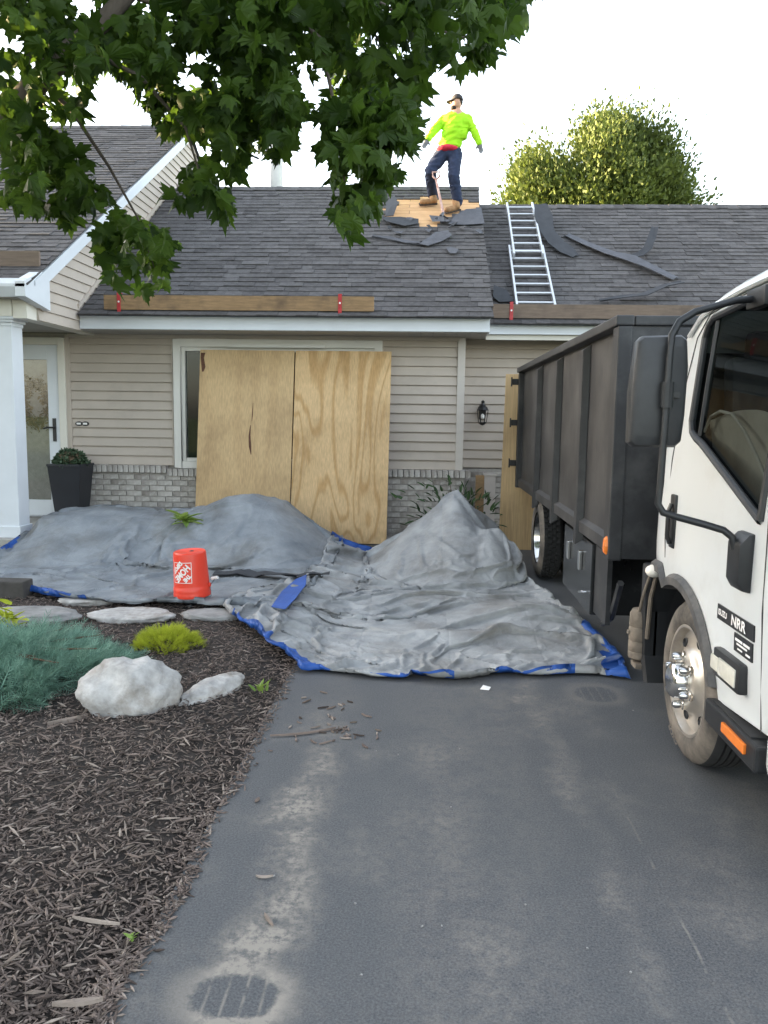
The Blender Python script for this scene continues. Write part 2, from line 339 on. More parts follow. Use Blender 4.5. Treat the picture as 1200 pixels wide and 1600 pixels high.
def asphalt():
    """sealed driveway: dark base, dusty wheel lanes, two dusty print ovals and a joint line, all in metres of the place"""
    m = bpy.data.materials.new('sealed asphalt'); m.use_nodes = True; nt = m.node_tree; N = nt.nodes; L = nt.links
    b = N['Principled BSDF']; b.inputs['Specular IOR Level'].default_value = .45
    tc = N.new('ShaderNodeTexCoord'); sx = N.new('ShaderNodeSeparateXYZ'); L.new(tc.outputs['Object'], sx.inputs[0])
    def math_(op, a, b_=None, c=None):
        n = N.new('ShaderNodeMath'); n.operation = op
        for i, q in enumerate((a, b_, c)):
            if q is None: continue
            if isinstance(q, (int, float)): n.inputs[i].default_value = q
            else: L.new(q, n.inputs[i])
        return n.outputs[0]
    def nz(scale, detail=6, rough=.6):
        n = N.new('ShaderNodeTexNoise'); n.inputs['Scale'].default_value = scale; n.inputs['Detail'].default_value = detail; n.inputs['Roughness'].default_value = rough
        L.new(tc.outputs['Object'], n.inputs[0]); return n.outputs[0]
    def ramp(v, a, b_, lo=0.0, hi=1.0):
        r = N.new('ShaderNodeMapRange'); r.interpolation_type = 'SMOOTHSTEP'
        for i, q in zip((1, 2, 3, 4), (a, b_, lo, hi)): r.inputs[i].default_value = q
        L.new(v, r.inputs[0]); return r.outputs[0]
    X, Y = sx.outputs[0], sx.outputs[1]
    big, mid, fine = nz(1.3), nz(5), nz(130, 6, .75)
    wob = math_('MULTIPLY', math_('SUBTRACT', big, .5), .5)
    def lane(x0, slope, w, amt):
        d = math_('ABSOLUTE', math_('SUBTRACT', math_('SUBTRACT', math_('ADD', X, wob), x0), math_('MULTIPLY', Y, slope)))
        return math_('MULTIPLY', ramp(d, 0.0, w, 1.0, 0.0), amt)
    def fade(v, a, b_): return math_('MULTIPLY', v, ramp(Y, a, b_, 1.0, 0.0))
    dust = fade(lane(-.47, 0.0, .17, .92), 2.4, 5.0)
    dust = math_('ADD', dust, lane(.66, 0.0, .10, .22))
    dust = math_('ADD', dust, lane(.15, 0.0, .55, .16))
    dust = math_('ADD', dust, math_('MULTIPLY', ramp(big, .46, .70), .30))
    dust = math_('MULTIPLY', dust, ramp(mid, .32, .60, .15, 1.0))
    dust = math_('MULTIPLY', dust, ramp(nz(26, 8, .75), .36, .58, .15, 1.35))
    def oval(cx, cy, rx, ry):
        a = math_('DIVIDE', math_('SUBTRACT', X, cx), rx); c = math_('DIVIDE', math_('SUBTRACT', Y, cy), ry)
        return math_('SQRT', math_('ADD', math_('POWER', math_('ABSOLUTE', a), 2.6), math_('POWER', math_('ABSOLUTE', c), 2.6)))
    for cx, cy, rx, ry, amt in ((-.495, 2.0, .125, .085, 1.0), (1.03, 4.56, .12, .13, .45)):
        q = math_('ADD', oval(cx, cy, rx, ry), math_('ADD', math_('MULTIPLY', math_('SUBTRACT', mid, .5), .6), math_('MULTIPLY', math_('SUBTRACT', nz(28, 6, .7), .5), .7)))
        inn = ramp(q, .8, 1.12, 1.0, 0.0)
        st = math_('ABSOLUTE', math_('SUBTRACT', math_('FRACT', math_('DIVIDE', math_('SUBTRACT', X, cx), .052)), .5))
        stripe = math_('MULTIPLY', math_('MULTIPLY', ramp(st, .0, .15, .6, 0.0), ramp(nz(14, 6, .7), .38, .58)), amt)
        halo = math_('MULTIPLY', ramp(q, 1.1, 2.2, .5, 0.0), amt)
        dust = math_('ADD', math_('MULTIPLY', dust, math_('SUBTRACT', 1.0, math_('MULTIPLY', inn, amt))), math_('ADD', math_('MULTIPLY', inn, stripe), math_('MULTIPLY', halo, math_('SUBTRACT', 1.0, inn))))
    jl = math_('ABSOLUTE', math_('SUBTRACT', math_('ADD', X, math_('MULTIPLY', math_('SUBTRACT', mid, .5), .03)), .855))
    joint = math_('MULTIPLY', ramp(jl, .002, .007, 1.0, 0.0), math_('MULTIPLY', ramp(nz(9), .46, .6), ramp(Y, 1.9, 4.2, 1.0, .0)))
    dust = math_('ADD', dust, math_('MULTIPLY', joint, .5))
    grit = math_('MULTIPLY', ramp(nz(160, 2), .66, .72), .22)
    dust = math_('ADD', dust, grit)
    dust = math_('MINIMUM', dust, 1.0)
    base = N.new('ShaderNodeMix'); base.data_type = 'RGBA'; base.inputs[6].default_value = (.040, .043, .048, 1); base.inputs[7].default_value = (.115, .118, .124, 1)
    L.new(ramp(fine, .3, .7), base.inputs[0])
    mix = N.new('ShaderNodeMix'); mix.data_type = 'RGBA'; mix.inputs[7].default_value = (.27, .245, .215, 1); L.new(dust, mix.inputs[0]); L.new(base.outputs[2], mix.inputs[6])
    L.new(mix.outputs[2], b.inputs['Base Color'])
    L.new(ramp(dust, 0, .5, .62, .9), b.inputs['Roughness'])
    bp = N.new('ShaderNodeBump'); bp.inputs['Strength'].default_value = .3; bp.inputs['Distance'].default_value = .004
    L.new(nz(320, 4, .7), bp.inputs['Height']); L.new(bp.outputs[0], b.inputs['Normal']); return m
MT['asphalt'] = asphalt()
def tarp_mat(name, a, c2, stain):
    """woven sheet: cloudy grey, dusty stains and a net of small set-in creases"""
    m = pmat(name, a, .55, .16, 3.0, 0, 260, col2=c2, dirt=stain, dscale=1.9, dlo=.48, dhi=.72, dstr=.75, spec=.4); nt = m.node_tree; N = nt.nodes; L = nt.links
    tc = N['Texture Coordinate']; prev = None; b = N['Principled BSDF']
    for sc, st, dist in ((11.0, .30, .012), (30.0, .22, .005), (300.0, .10, .003)):
        n = N.new('ShaderNodeTexNoise'); n.inputs['Scale'].default_value = sc; n.inputs['Detail'].default_value = 3; n.inputs['Distortion'].default_value = .8; L.new(tc.outputs['Object'], n.inputs[0])
        u = N.new('ShaderNodeMath'); u.operation = 'MULTIPLY_ADD'; u.inputs[1].default_value = 2; u.inputs[2].default_value = -1; L.new(n.outputs[0], u.inputs[0])
        ab = N.new('ShaderNodeMath'); ab.operation = 'ABSOLUTE'; L.new(u.outputs[0], ab.inputs[0]); iv = N.new('ShaderNodeMath'); iv.operation = 'POWER'; iv.inputs[1].default_value = .6; L.new(ab.outputs[0], iv.inputs[0])
        bp = N.new('ShaderNodeBump'); bp.inputs['Strength'].default_value = st; bp.inputs['Distance'].default_value = dist; bp.invert = True; L.new(iv.outputs[0], bp.inputs['Height'])
        if prev: L.new(prev.outputs[0], bp.inputs['Normal'])
        prev = bp
    sx = N.new('ShaderNodeSeparateXYZ'); L.new(tc.outputs['Object'], sx.inputs[0])          # packing creases
    for ax, step in ((0, .62), (1, .74)):
        d = N.new('ShaderNodeMath'); d.operation = 'DIVIDE'; d.inputs[1].default_value = step; L.new(sx.outputs[ax], d.inputs[0]); fr = N.new('ShaderNodeMath'); fr.operation = 'FRACT'; L.new(d.outputs[0], fr.inputs[0])
        sb = N.new('ShaderNodeMath'); sb.operation = 'SUBTRACT'; sb.inputs[1].default_value = .5; L.new(fr.outputs[0], sb.inputs[0]); ab = N.new('ShaderNodeMath'); ab.operation = 'ABSOLUTE'; L.new(sb.outputs[0], ab.inputs[0])
        rr = N.new('ShaderNodeMapRange'); rr.inputs[1].default_value = 0; rr.inputs[2].default_value = .025; L.new(ab.outputs[0], rr.inputs[0])
        bp = N.new('ShaderNodeBump'); bp.inputs['Strength'].default_value = .22; bp.inputs['Distance'].default_value = .010; L.new(rr.outputs[0], bp.inputs['Height']); L.new(prev.outputs[0], bp.inputs['Normal']); prev = bp
    L.new(prev.outputs[0], b.inputs['Normal']); return m
MT['tarp'] = tarp_mat('grey tarpaulin', (.175, .196, .222), (.290, .310, .330), (.115, .11, .10))
MT['tarp_pale'] = tarp_mat('silver tarpaulin', (.245, .256, .268), (.430, .436, .440), (.140, .126, .108))
MT['tarp_blue'] = pmat('blue tarpaulin side', (.02, .085, .34), .5, .2, 5, .1, 200, spec=.4)

# ------------------------------------------------------------------ ground, driveway, planting bed
def sheet(name, x0, x1, y0, y1, z, mat, nx=1, ny=1, fn=None, thick=0):
    m = MB(); V = []
    for j in range(ny+1):
        for i in range(nx+1):
            x = x0+(x1-x0)*i/nx; y = y0+(y1-y0)*j/ny; V.append((x, y, z+(fn(x, y) if fn else 0)))
    m.add(V, [(j*(nx+1)+i, j*(nx+1)+i+1, (j+1)*(nx+1)+i+1, (j+1)*(nx+1)+i) for j in range(ny) for i in range(nx)])
    o = obj(name, m, mat, base=(0, 0, 0)); tag(o, kind='structure'); return o
sheet('ground', -250, 250, -250, 250, -.04, MT['lawn'])
sheet('driveway', -.82, 8.0, -12, 10.9, 0, MT['asphalt'])
def bed_h(x, y):
    e = min(1.0, max(0.0, (-.80-x)/.35)); e = e*e*(3-2*e)
    return e*(.035+.02*noise.noise((x*1.3, y*1.3, 0))) - (1-e)*.02
bed = sheet('mulch_bed', -9, -.76, -3, 9.9, .0, MT['soil'], 70, 90, bed_h)
bed['label'] = 'dark shredded bark planting bed left of the driveway'

# mulch: thousands of shredded chips, the largest near ones built singly
chip_f = [(0,3,2,1),(4,5,6,7),(0,1,5,4),(1,2,6,5),(2,3,7,6),(3,0,4,7)]
spin_t = []
for a, k, lift in ((-.5, .25, .3), (-.05, 1.0, 0), (.5, .3, .5)):
    spin_t += [(a, -.5*k, lift*.3), (a+.03, .5*k, lift*.3), (a, .38*k, lift*.3+.9*k), (a-.04, -.35*k, lift*.3+k)]
spin_f = [(i*4+j, i*4+(j+1) % 4, (i+1)*4+(j+1) % 4, (i+1)*4+j) for i in range(2) for j in range(4)]+[(3, 2, 1, 0), (8, 9, 10, 11)]
def chip_field(n, seed, lmin, lmax, wmin, wmax, y0, y1, edge=-.80):
    g = np.random.default_rng(seed); y = y0+(y1-y0)*g.random(n)**1.35; lim = np.minimum(3.9, .62*y+.6)
    x = -.74-(lim-.0)*g.random(n)
    x = np.minimum(x, edge+.06*np.array([noise.noise((0, q*2.2, 5)) for q in y])+.03*g.normal(size=n)*.7)
    keep = x > -lim-.7; x, y = x[keep], y[keep]; n = len(x)
    z = np.array([bed_h(a, b) for a, b in zip(x, y)])+g.random(n)*.022-.004
    z = np.maximum(z, .003)
    L = lmin+(lmax-lmin)*g.random(n)**2.2; W = wmin+(wmax-wmin)*g.random(n); T = W*(.35+.4*g.random(n))
    mats = rotmats(g.normal(size=n)*.3, g.normal(size=n)*.28, g.random(n)*6.283)
    return scatter(spin_t, spin_f, np.stack([x, y, z], 1), mats, np.stack([L, W, T], 1))
tag(obj('mulch', chip_field(36000, 3, .015, .075, .004, .010, 1.7, 6.6), MT['chip'], bed, raw=True), 'shredded dark bark mulch', kind='stuff')
tag(obj('pale_mulch', chip_field(7500, 4, .015, .07, .004, .010, 1.7, 6.6), MT['chip_pale'], bed, raw=True), 'bleached chips mixed into the mulch', kind='stuff')
cm = [mesh_of('wood_chip', MB().add([(a*l, b*w, c*t) for a, b, c in spin_t], spin_f), MT['chip_pale' if k % 3 == 0 else 'chip']) for k, (l, w, t) in
      enumerate([(.085,.009,.007),(.065,.011,.008),(.10,.008,.007),(.055,.010,.008),(.075,.008,.006),(.09,.010,.007)])]
g = np.random.default_rng(11)
for k in range(220):
    y = 1.85+3.2*g.random()**1.5; x = -.84-(min(3.0, .6*y))*g.random()
    piece('wood_chip', cm[k % 6], (x, y, bed_h(x, y)+.018+.012*g.random()), (g.normal()*.15, g.normal()*.12, g.random()*6.28), bed)

# ------------------------------------------------------------------ house
house = empty('house', (-2, 12, 0), 'low house with taupe siding, grey brick base and dark shingled roofs', 'house')
WY, GY, WX = 10.30, 10.90, -4.28          # main wall, garage wall, gable wall of the left wing
SL, WSL = .65, .60                        # roof slopes
def mainz(y): return 2.83+SL*(y-9.72)
def garz(y): return 2.83+SL*(y-10.35)
def wingz(y): return 2.98+WSL*(y-8.40)
# wall cores
wl = MB(); wl.box(-18, -3.16, WY+.03, WY+.14, 0, 2.62); wl.box(-.67, .42, WY+.03, WY+.14, 0, 2.62); wl.box(-3.16, -.67, WY+.03, WY+.14, 0, .96); wl.box(-3.16, -.67, WY+.03, WY+.14, 2.5, 2.62)
wl.box(.30, .42, WY+.14, GY+.03, 0, 2.62); wl.box(.42, 9, GY+.03, GY+.14, 0, 2.70); wl.box(-18, 9, 18.5, 18.6, 0, 2.8); wl.box(8.9, 9, GY+.14, 18.5, 0, 2.7); wl.box(-18, -17.9, WY+.14, 18.5, 0, 2.7)
wall = obj('wall', wl, MT['mortar'], house)
# lap siding
def lap(x0, x1, y, z0, z1, n):
    h = (z1-z0)/n
    for k in range(n):
        a = z0+k*h; b = a+h
        p = [(x0, y+.030, a), (x0, y-.012, a), (x0, y-.016, a+.006), (x0, y+.006, b-.012), (x0, y+.010, b-.001), (x0, y+.030, b-.001)]
        obj('siding_board', MB().prism(p, (x1-x0, 0, 0)), MT['siding'], wall)
lap(-4.66, -3.29, WY, .925, 2.605, 14); lap(-.55, .40, WY, .925, 2.605, 14); lap(.52, 4.2, GY, .925, 2.645, 14)
obj('corner_post', MB().box(.40, .495, WY-.028, WY+.05, .925, 2.61).box(.463, .497, WY+.05, GY+.02, .925, 2.6), pmat('corner trim', (.52, .48, .44), .5, .05, 3), house, bevel=.004)
for a, b, z in ((-4.70, -4.64, .2), (-.57, -.545, .925), (-3.30, -3.28, .925)): obj('corner_trim', MB().box(a, b, WY-.022, WY+.03, z, 2.6), MT['siding'], house, bevel=.003)
# brick base
BW, BH, JT = .195, .061, .011
bme = [mesh_of('brick', MB().box(-BW/2*q, BW/2*q, -.05, .05, 0, BH), MT['brick'], bevel=.003) for q in (1, 1, 1)]
bhalf = mesh_of('brick', MB().box(-BW/4+.003, BW/4-.003, -.05, .05, 0, BH), MT['brick'], bevel=.003)
core = obj('brick_base', MB().box(-4.64, .52, WY-.058, WY+.03, -.05, .83).box(.52, 2.2, GY-.058, GY+.03, -.05, .91), MT['mortar'], house)
row = mesh_of('rowlock_brick', MB().box(-.031, .031, -.07, .07, 0, .092), MT['brick'], bevel=.003)
infill = MB()
for (xa, xb, y, nrow) in ((-4.62, .55, WY, 11), (.55, 1.9, GY, 12)):
    for r in range(nrow):
        z = .02+r*(BH+JT); x = xa+(BW/2 if r % 2 else 0)
        while x+BW <= xb+.03:
            c = x+BW/2
            if (c < -2.6 or c > -.75 or y == GY) and z > .1:
                piece('brick', bme[r % 3], (c, y-.022-random.uniform(0, .006), z), (0, 0, random.gauss(0, .006)), core)
            else: infill.box(x, x+BW, y-.075, y+.02, z, z+BH)
            x += BW+JT
tag(obj('brickwork', infill, MT['brick'], core), kind='stuff')
x = -4.62
while x < .58:
    if not (-3.34 < x < -.56): piece('rowlock_brick', row, (x, WY-.038, .832), (random.gauss(0, .01), 0, 0), core)
    x += .072
x = -3.32
while x < -.56:
    piece('rowlock_brick', row, (x, WY-.036, .795), (random.gauss(0, .01), 0, 0), core); x += .072
# window
win = obj('window', MB().box(-3.27, -3.17, WY-.045, WY+.06, .90, 2.56).box(-.66, -.56, WY-.045, WY+.06, .90, 2.56).box(-3.17, -.66, WY-.045, WY+.06, 2.46, 2.56).box(-3.17, -.66, WY-.045, WY+.06, .90, .985), MT['window_trim'], house, bevel=.006)
obj('inner_frame', MB().box(-3.169, -3.12, WY-.01, WY+.08, .986, 2.459).box(-.71, -.661, WY-.01, WY+.08, .986, 2.459).box(-3.12, -.71, WY-.01, WY+.08, 2.41, 2.459).box(-3.12, -.71, WY-.01, WY+.08, .986, 1.03).box(-2.52, -2.46, WY, WY+.07, 1.03, 2.41).box(-1.37, -1.31, WY, WY+.07, 1.03, 2.41), MT['window_trim'], win, bevel=.004)
for a, b in ((-3.119, -2.521), (-2.459, -1.371), (-1.309, -.711)): obj('pane', MB().box(a, b, WY+.03, WY+.036, 1.031, 2.409), MT['glass_dark'], win)
obj('head_trim', MB().box(-2.55, -1.30, WY-.075, WY-.046, 2.455, 2.50), MT['window_trim'], win, bevel=.004)
obj('interior', MB().box(-3.3, -.5, WY+.15, WY+2.5, .3, 2.61), MT['room'], house)
# entry door with a full-glass storm door
D0, D1 = -5.72, -4.70
door = obj('door', MB().box(D0+.12, D1-.14, WY+.065, WY+.10, .24, 2.44), MT['cream'], house)
obj('door_casing', MB().box(D0, D0+.09, WY-.05, WY+.06, .2, 2.56).box(D1-.09, D1, WY-.05, WY+.06, .2, 2.56).box(D0+.09, D1-.09, WY-.05, WY+.06, 2.47, 2.56), MT['cream'], door, bevel=.006)
obj('storm_frame', MB().box(D0+.092, D0+.20, WY-.03, WY+.01, .22, 2.468).box(D1-.24, D1-.092, WY-.03, WY+.01, .22, 2.468).box(D0+.20, D1-.24, WY-.03, WY+.01, 2.28, 2.468).box(D0+.20, D1-.24, WY-.03, WY+.01, .22, .44), MT['trim'], door, bevel=.006)
obj('pane', MB().box(D0+.201, D1-.241, WY-.012, WY-.006, .441, 2.279), MT['glass_door'], door)
obj('handle', MB().box(D1-.185, D1-.145, WY-.05, WY-.03, 1.22, 1.52).tube([(D1-.165, WY-.05, 1.40), (D1-.165, WY-.085, 1.40), (D1-.24, WY-.09, 1.40), (D1-.29, WY-.085, 1.385)], .011), MT['black_metal'], door, bevel=0)
obj('door_panel', MB().box(-5.46, -5.02, WY+.055, WY+.066, .5, 1.0).box(-5.46, -5.02, WY+.055, WY+.066, 1.9, 2.3), MT['cream'], door, bevel=.008)
wr = empty('wreath', (-5.14, WY+.035, 1.72), 'dried oval wreath hanging behind the glass of the white entry door', 'wreath')
n = 900; a = rng.random(n)*6.283; tt = rng.normal(size=n)*.045
pos = np.stack([-5.14+(.17+tt)*np.cos(a), np.full(n, WY+.03)+rng.normal(size=n)*.012, 1.72+(.27+tt)*np.sin(a)], 1)
lf = [(-.4, 0, 0), (0, -.5, .05), (.4, 0, 0), (0, 1.0, 0)]
obj('twigs', scatter(lf, [(0, 1, 2, 3)], pos, rotmats(rng.random(n)*6, rng.random(n)*6, rng.random(n)*6), .03+.03*rng.random(n)), MT['wreath'], wr, raw=True)
pts = [(-5.14+.17*math.cos(q*.2618), WY+.035, 1.72+.27*math.sin(q*.2618)) for q in range(25)]
obj('hoop', MB().tube(pts, .012, 6, cap=False), MT['stem'], wr)
# eaves of the main block
obj('fascia', MB().box(-4.27, .755, 9.775, 9.80, 2.625, 2.80).box(-4.27, .762, 9.765, 9.775, 2.775, 2.805).box(.735, .757, 9.80, 10.34, 2.626, 2.80).box(-4.27, .758, 9.768, 9.775, 2.625, 2.640), MT['trim'], house, bevel=.003)
sf = MB(); x = -4.27
while x < .73:
    sf.box(x, min(x+.147, .732), 9.801, WY+.03, 2.615, 2.628); x += .15
obj('soffit', sf, MT['soffit'], house)
obj('frieze', MB().box(-4.66, .42, WY-.03, WY-.001, 2.565, 2.614), MT['siding'], house)
# eaves of the garage block
obj('fascia', MB().box(.78, 8.9, 10.405, 10.43, 2.665, 2.80).box(.78, 8.9, 10.395, 10.405, 2.78, 2.81).box(.78, 8.9, 10.397, 10.405, 2.665, 2.680), MT['trim'], house, bevel=.003)
obj('frieze', MB().box(.76, 8.9, 10.445, 10.47, 2.600, 2.664), MT['cream'], house)
obj('soffit', MB().box(.50, 8.9, 10.471, GY+.03, 2.645, 2.657), MT['soffit'], house)
# left wing: porch beam, soffit, fascia, column, floor
obj('gutter', MB().prism([(-18, 8.34, 2.99), (-18, 8.30, 2.93), (-18, 8.30, 2.90), (-18, 8.345, 2.80), (-18, 8.42, 2.80), (-18, 8.42, 2.99)], (13.80, 0, 0)), MT['trim'], house)
obj('beam', MB().box(-18, -4.46, 8.50, 8.75, 2.62, 2.80).box(-4.455, -4.30, 8.52, WY+.03, 2.60, 2.80), MT['cream'], house)
sf = MB(); y = 8.36
while y < WY:
    sf.box(-13, -4.458, y, min(y+.147, WY+.02), 2.63, 2.64) if y > 8.76 else sf.box(-13, -4.33, y, y+.135, 2.795, 2.799)
    y += .15
obj('soffit', sf, MT['soffit'], house)
col = obj('column', MB().box(-4.74, -4.50, 8.56, 8.80, .20, 2.55), MT['trim'], house, bevel=.006)
obj('capital', MB().box(-4.75, -4.49, 8.55, 8.81, 2.52, 2.56).box(-4.77, -4.47, 8.53, 8.83, 2.56, 2.59).box(-4.79, -4.45, 8.51, 8.85, 2.59, 2.62), MT['trim'], col, bevel=.008)
obj('column_base', MB().box(-4.76, -4.48, 8.54, 8.82, .20, .33), MT['trim'], col, bevel=.006)
obj('porch_floor', MB().box(-13, -4.36, 8.45, WY+.03, -.03, .20), MT['concrete'], house, bevel=.01)
# gable wall of the wing: lap boards cut to the two roof lines
gw = obj('gable_wall', MB().prism([(WX-.05, 8.6, 2.62), (WX-.05, 20.4, 2.62), (WX-.05, 14.55, wingz(14.55)-.12), (WX-.05, 8.75, wingz(8.75)-.12)], (-.08, 0, 0)), MT['mortar'], house)
k = 0; z = 2.605
while z < 6.4:
    b = z+.118; ya = max(8.74, 8.40+(z+.10-2.98)/WSL); yb = 9.80 if b < 2.86 else 9.72+(b+.03-2.83)/SL
    yam = max(8.74, 8.40+(b+.10-2.98)/WSL)
    if yb-ya > .05:
        x = WX
        p = [(x-.045, ya, z), (x-.045, yb, z), (x+.012, yb, z), (x+.012, ya, z)]
        q = [(x-.045, yam, b-.001), (x-.045, yb, b-.001), (x-.006, yb, b-.001), (x-.006, yam, b-.001)]
        obj('siding_board', MB().add(p+q, [(0,1,2,3),(7,6,5,4),(0,4,5,1),(1,5,6,2),(2,6,7,3),(3,7,4,0)]), MT['siding'], gw)
    z += .119
obj('flashing', MB().prism([(WX-.004, 9.74, mainz(9.74)+.02), (WX-.004, 13.5, mainz(13.5)+.02), (WX-.004, 13.5, mainz(13.5)+.075), (WX-.004, 9.74, mainz(9.74)+.075)], (.03, 0, 0)), MT['siding'], gw)
# rake boards and the boxed return of the wing
XR = -4.20
def rake(y0, y1, top, bot, x0, x1): return MB().prism([(x0, y0, wingz(y0)+top), (x0, y1, wingz(y1)+top), (x0, y1, wingz(y1)+bot), (x0, y0, wingz(y0)+bot)], (x1-x0, 0, 0))
obj('rake_board', rake(8.55, 14.52, -.050, -.22, XR-.028, XR), MT['trim'], house, bevel=.003)
obj('rake_moulding', rake(8.50, 14.52, -.048, -.10, XR+.001, XR+.018), MT['trim'], house)
obj('rake_soffit', rake(8.55, 14.5, -.19, -.21, WX, XR-.03), MT['trim'], house)
obj('eave_return', MB().prism([(XR+.003, 8.30, 2.80), (XR+.003, 8.30, 2.96), (XR+.003, 8.66, 3.12), (XR+.003, 8.86, 3.10), (XR+.003, 8.86, 2.72)], (-.11, 0, 0)), MT['trim'], house, bevel=.004)

# roofs: deck plus individual shingle courses
def deck(name, x0, x1, y0, y1, z0, s, yb, mat):
    t = .022; zr = z0+s*(y1-y0)
    return obj(name, MB().prism([(x0, y0, z0-.03), (x0, y1, zr-.03), (x0, yb, z0-.03), (x0, yb, z0-.03-t), (x0, y1, zr-.03-t), (x0, y0, z0-.03-t)], (x1-x0, 0, 0)), mat, house)
SHW = [.14, .18, .22, .26, .31, .36]
def shingle_box(w, l, t): return MB().add([(0,0,0),(w,0,0),(w,l,0),(0,l,0),(0,.0,t),(w,.0,t),(w,l,.003),(0,l,.003)], chip_f)
SHM = [[mesh_of('shingle', shingle_box(w-.004, .20, t), MT['shingle']) for w in SHW] for t in (.013, .020)]
def shingles(parent, x0f, x1f, y0, z0, s, y1, skip, n_single, seed, expo=.138):
    g = random.Random(seed); ang = math.atan(s); ln = (y1-y0)/math.cos(ang); rest = MB(); k = 0; count = 0
    ca, sa = math.cos(ang), math.sin(ang)
    while k*expo < ln-.05:
        d = k*expo; y = y0+d*ca; x = x0f(y)-g.random()*.25
        while x < x1f(y)-.01:
            i = g.randrange(6); w = SHW[i]; j = g.randrange(2); xe = min(x+w, x1f(y)); xs = max(x, x0f(y)); x += w
            if xe-xs < .03 or skip((xs+xe)/2, y+.05): continue
            t = (.013, .020)[j]; z = z0+s*(y-y0); lift = g.random()*.003
            base = Vector((xs, y+sa*.0, z-.029+.0)); n = Vector((0, -sa, ca))
            if count < n_single and xe-xs > w-.001:
                o = piece('shingle', SHM[j][i], base+n*(.004+lift), (ang, 0, 0), parent); count += 1
            else:
                l = min(.20, ln-d+.02); w2 = xe-xs-.004; e = Vector((0, ca, sa)); p = base+n*(.004+lift); X = Vector((1, 0, 0))
                rest.add([p, p+X*w2, p+X*w2+e*l, p+e*l, p+n*t, p+X*w2+n*t, p+X*w2+e*l+n*.003, p+e*l+n*.003], chip_f)
        k += 1
    tag(obj('shingles', rest, MT['shingle'], parent, raw=True), kind='stuff')
HOLE = [(-.62, 13.12), (-.2, 13.18), (.1, 13.22), (.38, 13.16), (.62, 13.10), (.9, 13.02), (.9, 12.86), (.55, 12.66), (.40, 12.46), (.22, 12.24), (-.02, 12.14), (-.16, 12.30), (-.34, 12.24), (-.50, 12.30), (-.66, 12.60)]
def in_poly(x, y, poly):
    c = False
    for i in range(len(poly)):
        x1, y1 = poly[i]; x2, y2 = poly[(i+1) % len(poly)]
        if (y1 > y) != (y2 > y) and x < (x2-x1)*(y-y1)/(y2-y1)+x1: c = not c
    return c
MR = 13.60; GR = 13.92; WR = 14.52
no_skip = lambda x, y: False
mroof = deck('roof', -4.26, .79, 9.72, MR, 2.83, SL, 2*MR-9.72, MT['felt'])
shingles(mroof, lambda y: -4.25, lambda y: .80+.006*math.sin(y*9), 9.68, 2.83-SL*.04, SL, MR, lambda x, y: in_poly(x, y, HOLE), 130, 1)
groof = deck('roof', .60, 9.2, 10.35, GR, 2.83, SL, 2*GR-10.35, MT['felt'])
shingles(groof, lambda y: .80, lambda y: 9.2, 10.31, 2.83-SL*.04, SL, GR, no_skip, 110, 2)
wroof = deck('roof', -18.2, XR-.03, 8.40, WR, 2.98, WSL, 2*WR-8.40, MT['felt'])
shingles(wroof, lambda y: -9.0, lambda y: XR+.02, 8.34, 2.98-WSL*.06, WSL, WR, no_skip, 60, 3)
# ridge caps
cap = mesh_of('ridge_cap', MB().prism([(0, -.13, -.085), (0, 0, 0), (0, .13, -.085), (0, .13, -.095), (0, 0, -.012), (0, -.13, -.095)], (.2, 0, 0)), MT['shingle'])
for rf, x0, x1, y, z in ((mroof, -4.2, .62, MR, mainz(MR)+.012), (groof, .82, 9.0, GR, garz(GR)+.012), (wroof, -9, -4.4, WR, wingz(WR)+.012)):
    x = x0; i = 0
    while x < x1:
        piece('ridge_cap', cap, (x, y, z+(.004 if i % 2 else 0)), (0, rad(1.2), 0), rf); x += .185; i += 1
# stripped area: sheathing boards
ang = math.atan(SL); y = 12.15; i = 0
while y < 13.25:
    x = -1.1+(.0 if i % 2 else -.5)
    while x < .79:
        xe = min(x+1.3, .785)
        p = Vector((max(x, -1.05), y, mainz(y)-.029)); e = Vector((0, math.cos(ang), math.sin(ang))); n = Vector((0, -math.sin(ang), math.cos(ang))); w = xe-p.x-.006; l = .134
        X = Vector((1, 0, 0)); q = [p, p+X*w, p+X*w+e*l, p+e*l]
        obj('sheathing_board', MB().add([a-n*.002 for a in q]+[a+n*(.006+.002*random.random()) for a in q], chip_f), MT['deck'], mroof)
        x += 1.3
    y += .14*math.cos(ang); i += 1
# gable strip between the main roof and the garage roof
obj('side_wall', MB().prism([(.70, 9.85, 2.70), (.70, MR, mainz(MR)-.14), (.70, 2*MR-9.85, 2.70)], (.05, 0, 0)), MT['siding'], house)
# flue pipe on the rear slope
fp = at(432, 214, 14.3)
obj('flue_pipe', MB().lathe([(.0, .0), (.11, .0), (.11, fp.z-5.0), (.13, fp.z-4.99), (.13, fp.z-4.96)], (fp.x, 14.3, 5.0), 16), MT['chimney'], house, smooth=True)
obj('flue_cap', MB().lathe([(.13, .0), (.14, .0), (.14, .40), (.17, .41), (.17, .45), (0, .47)], (fp.x, 14.3, fp.z+.03), 16), MT['black_metal'], house, smooth=True)

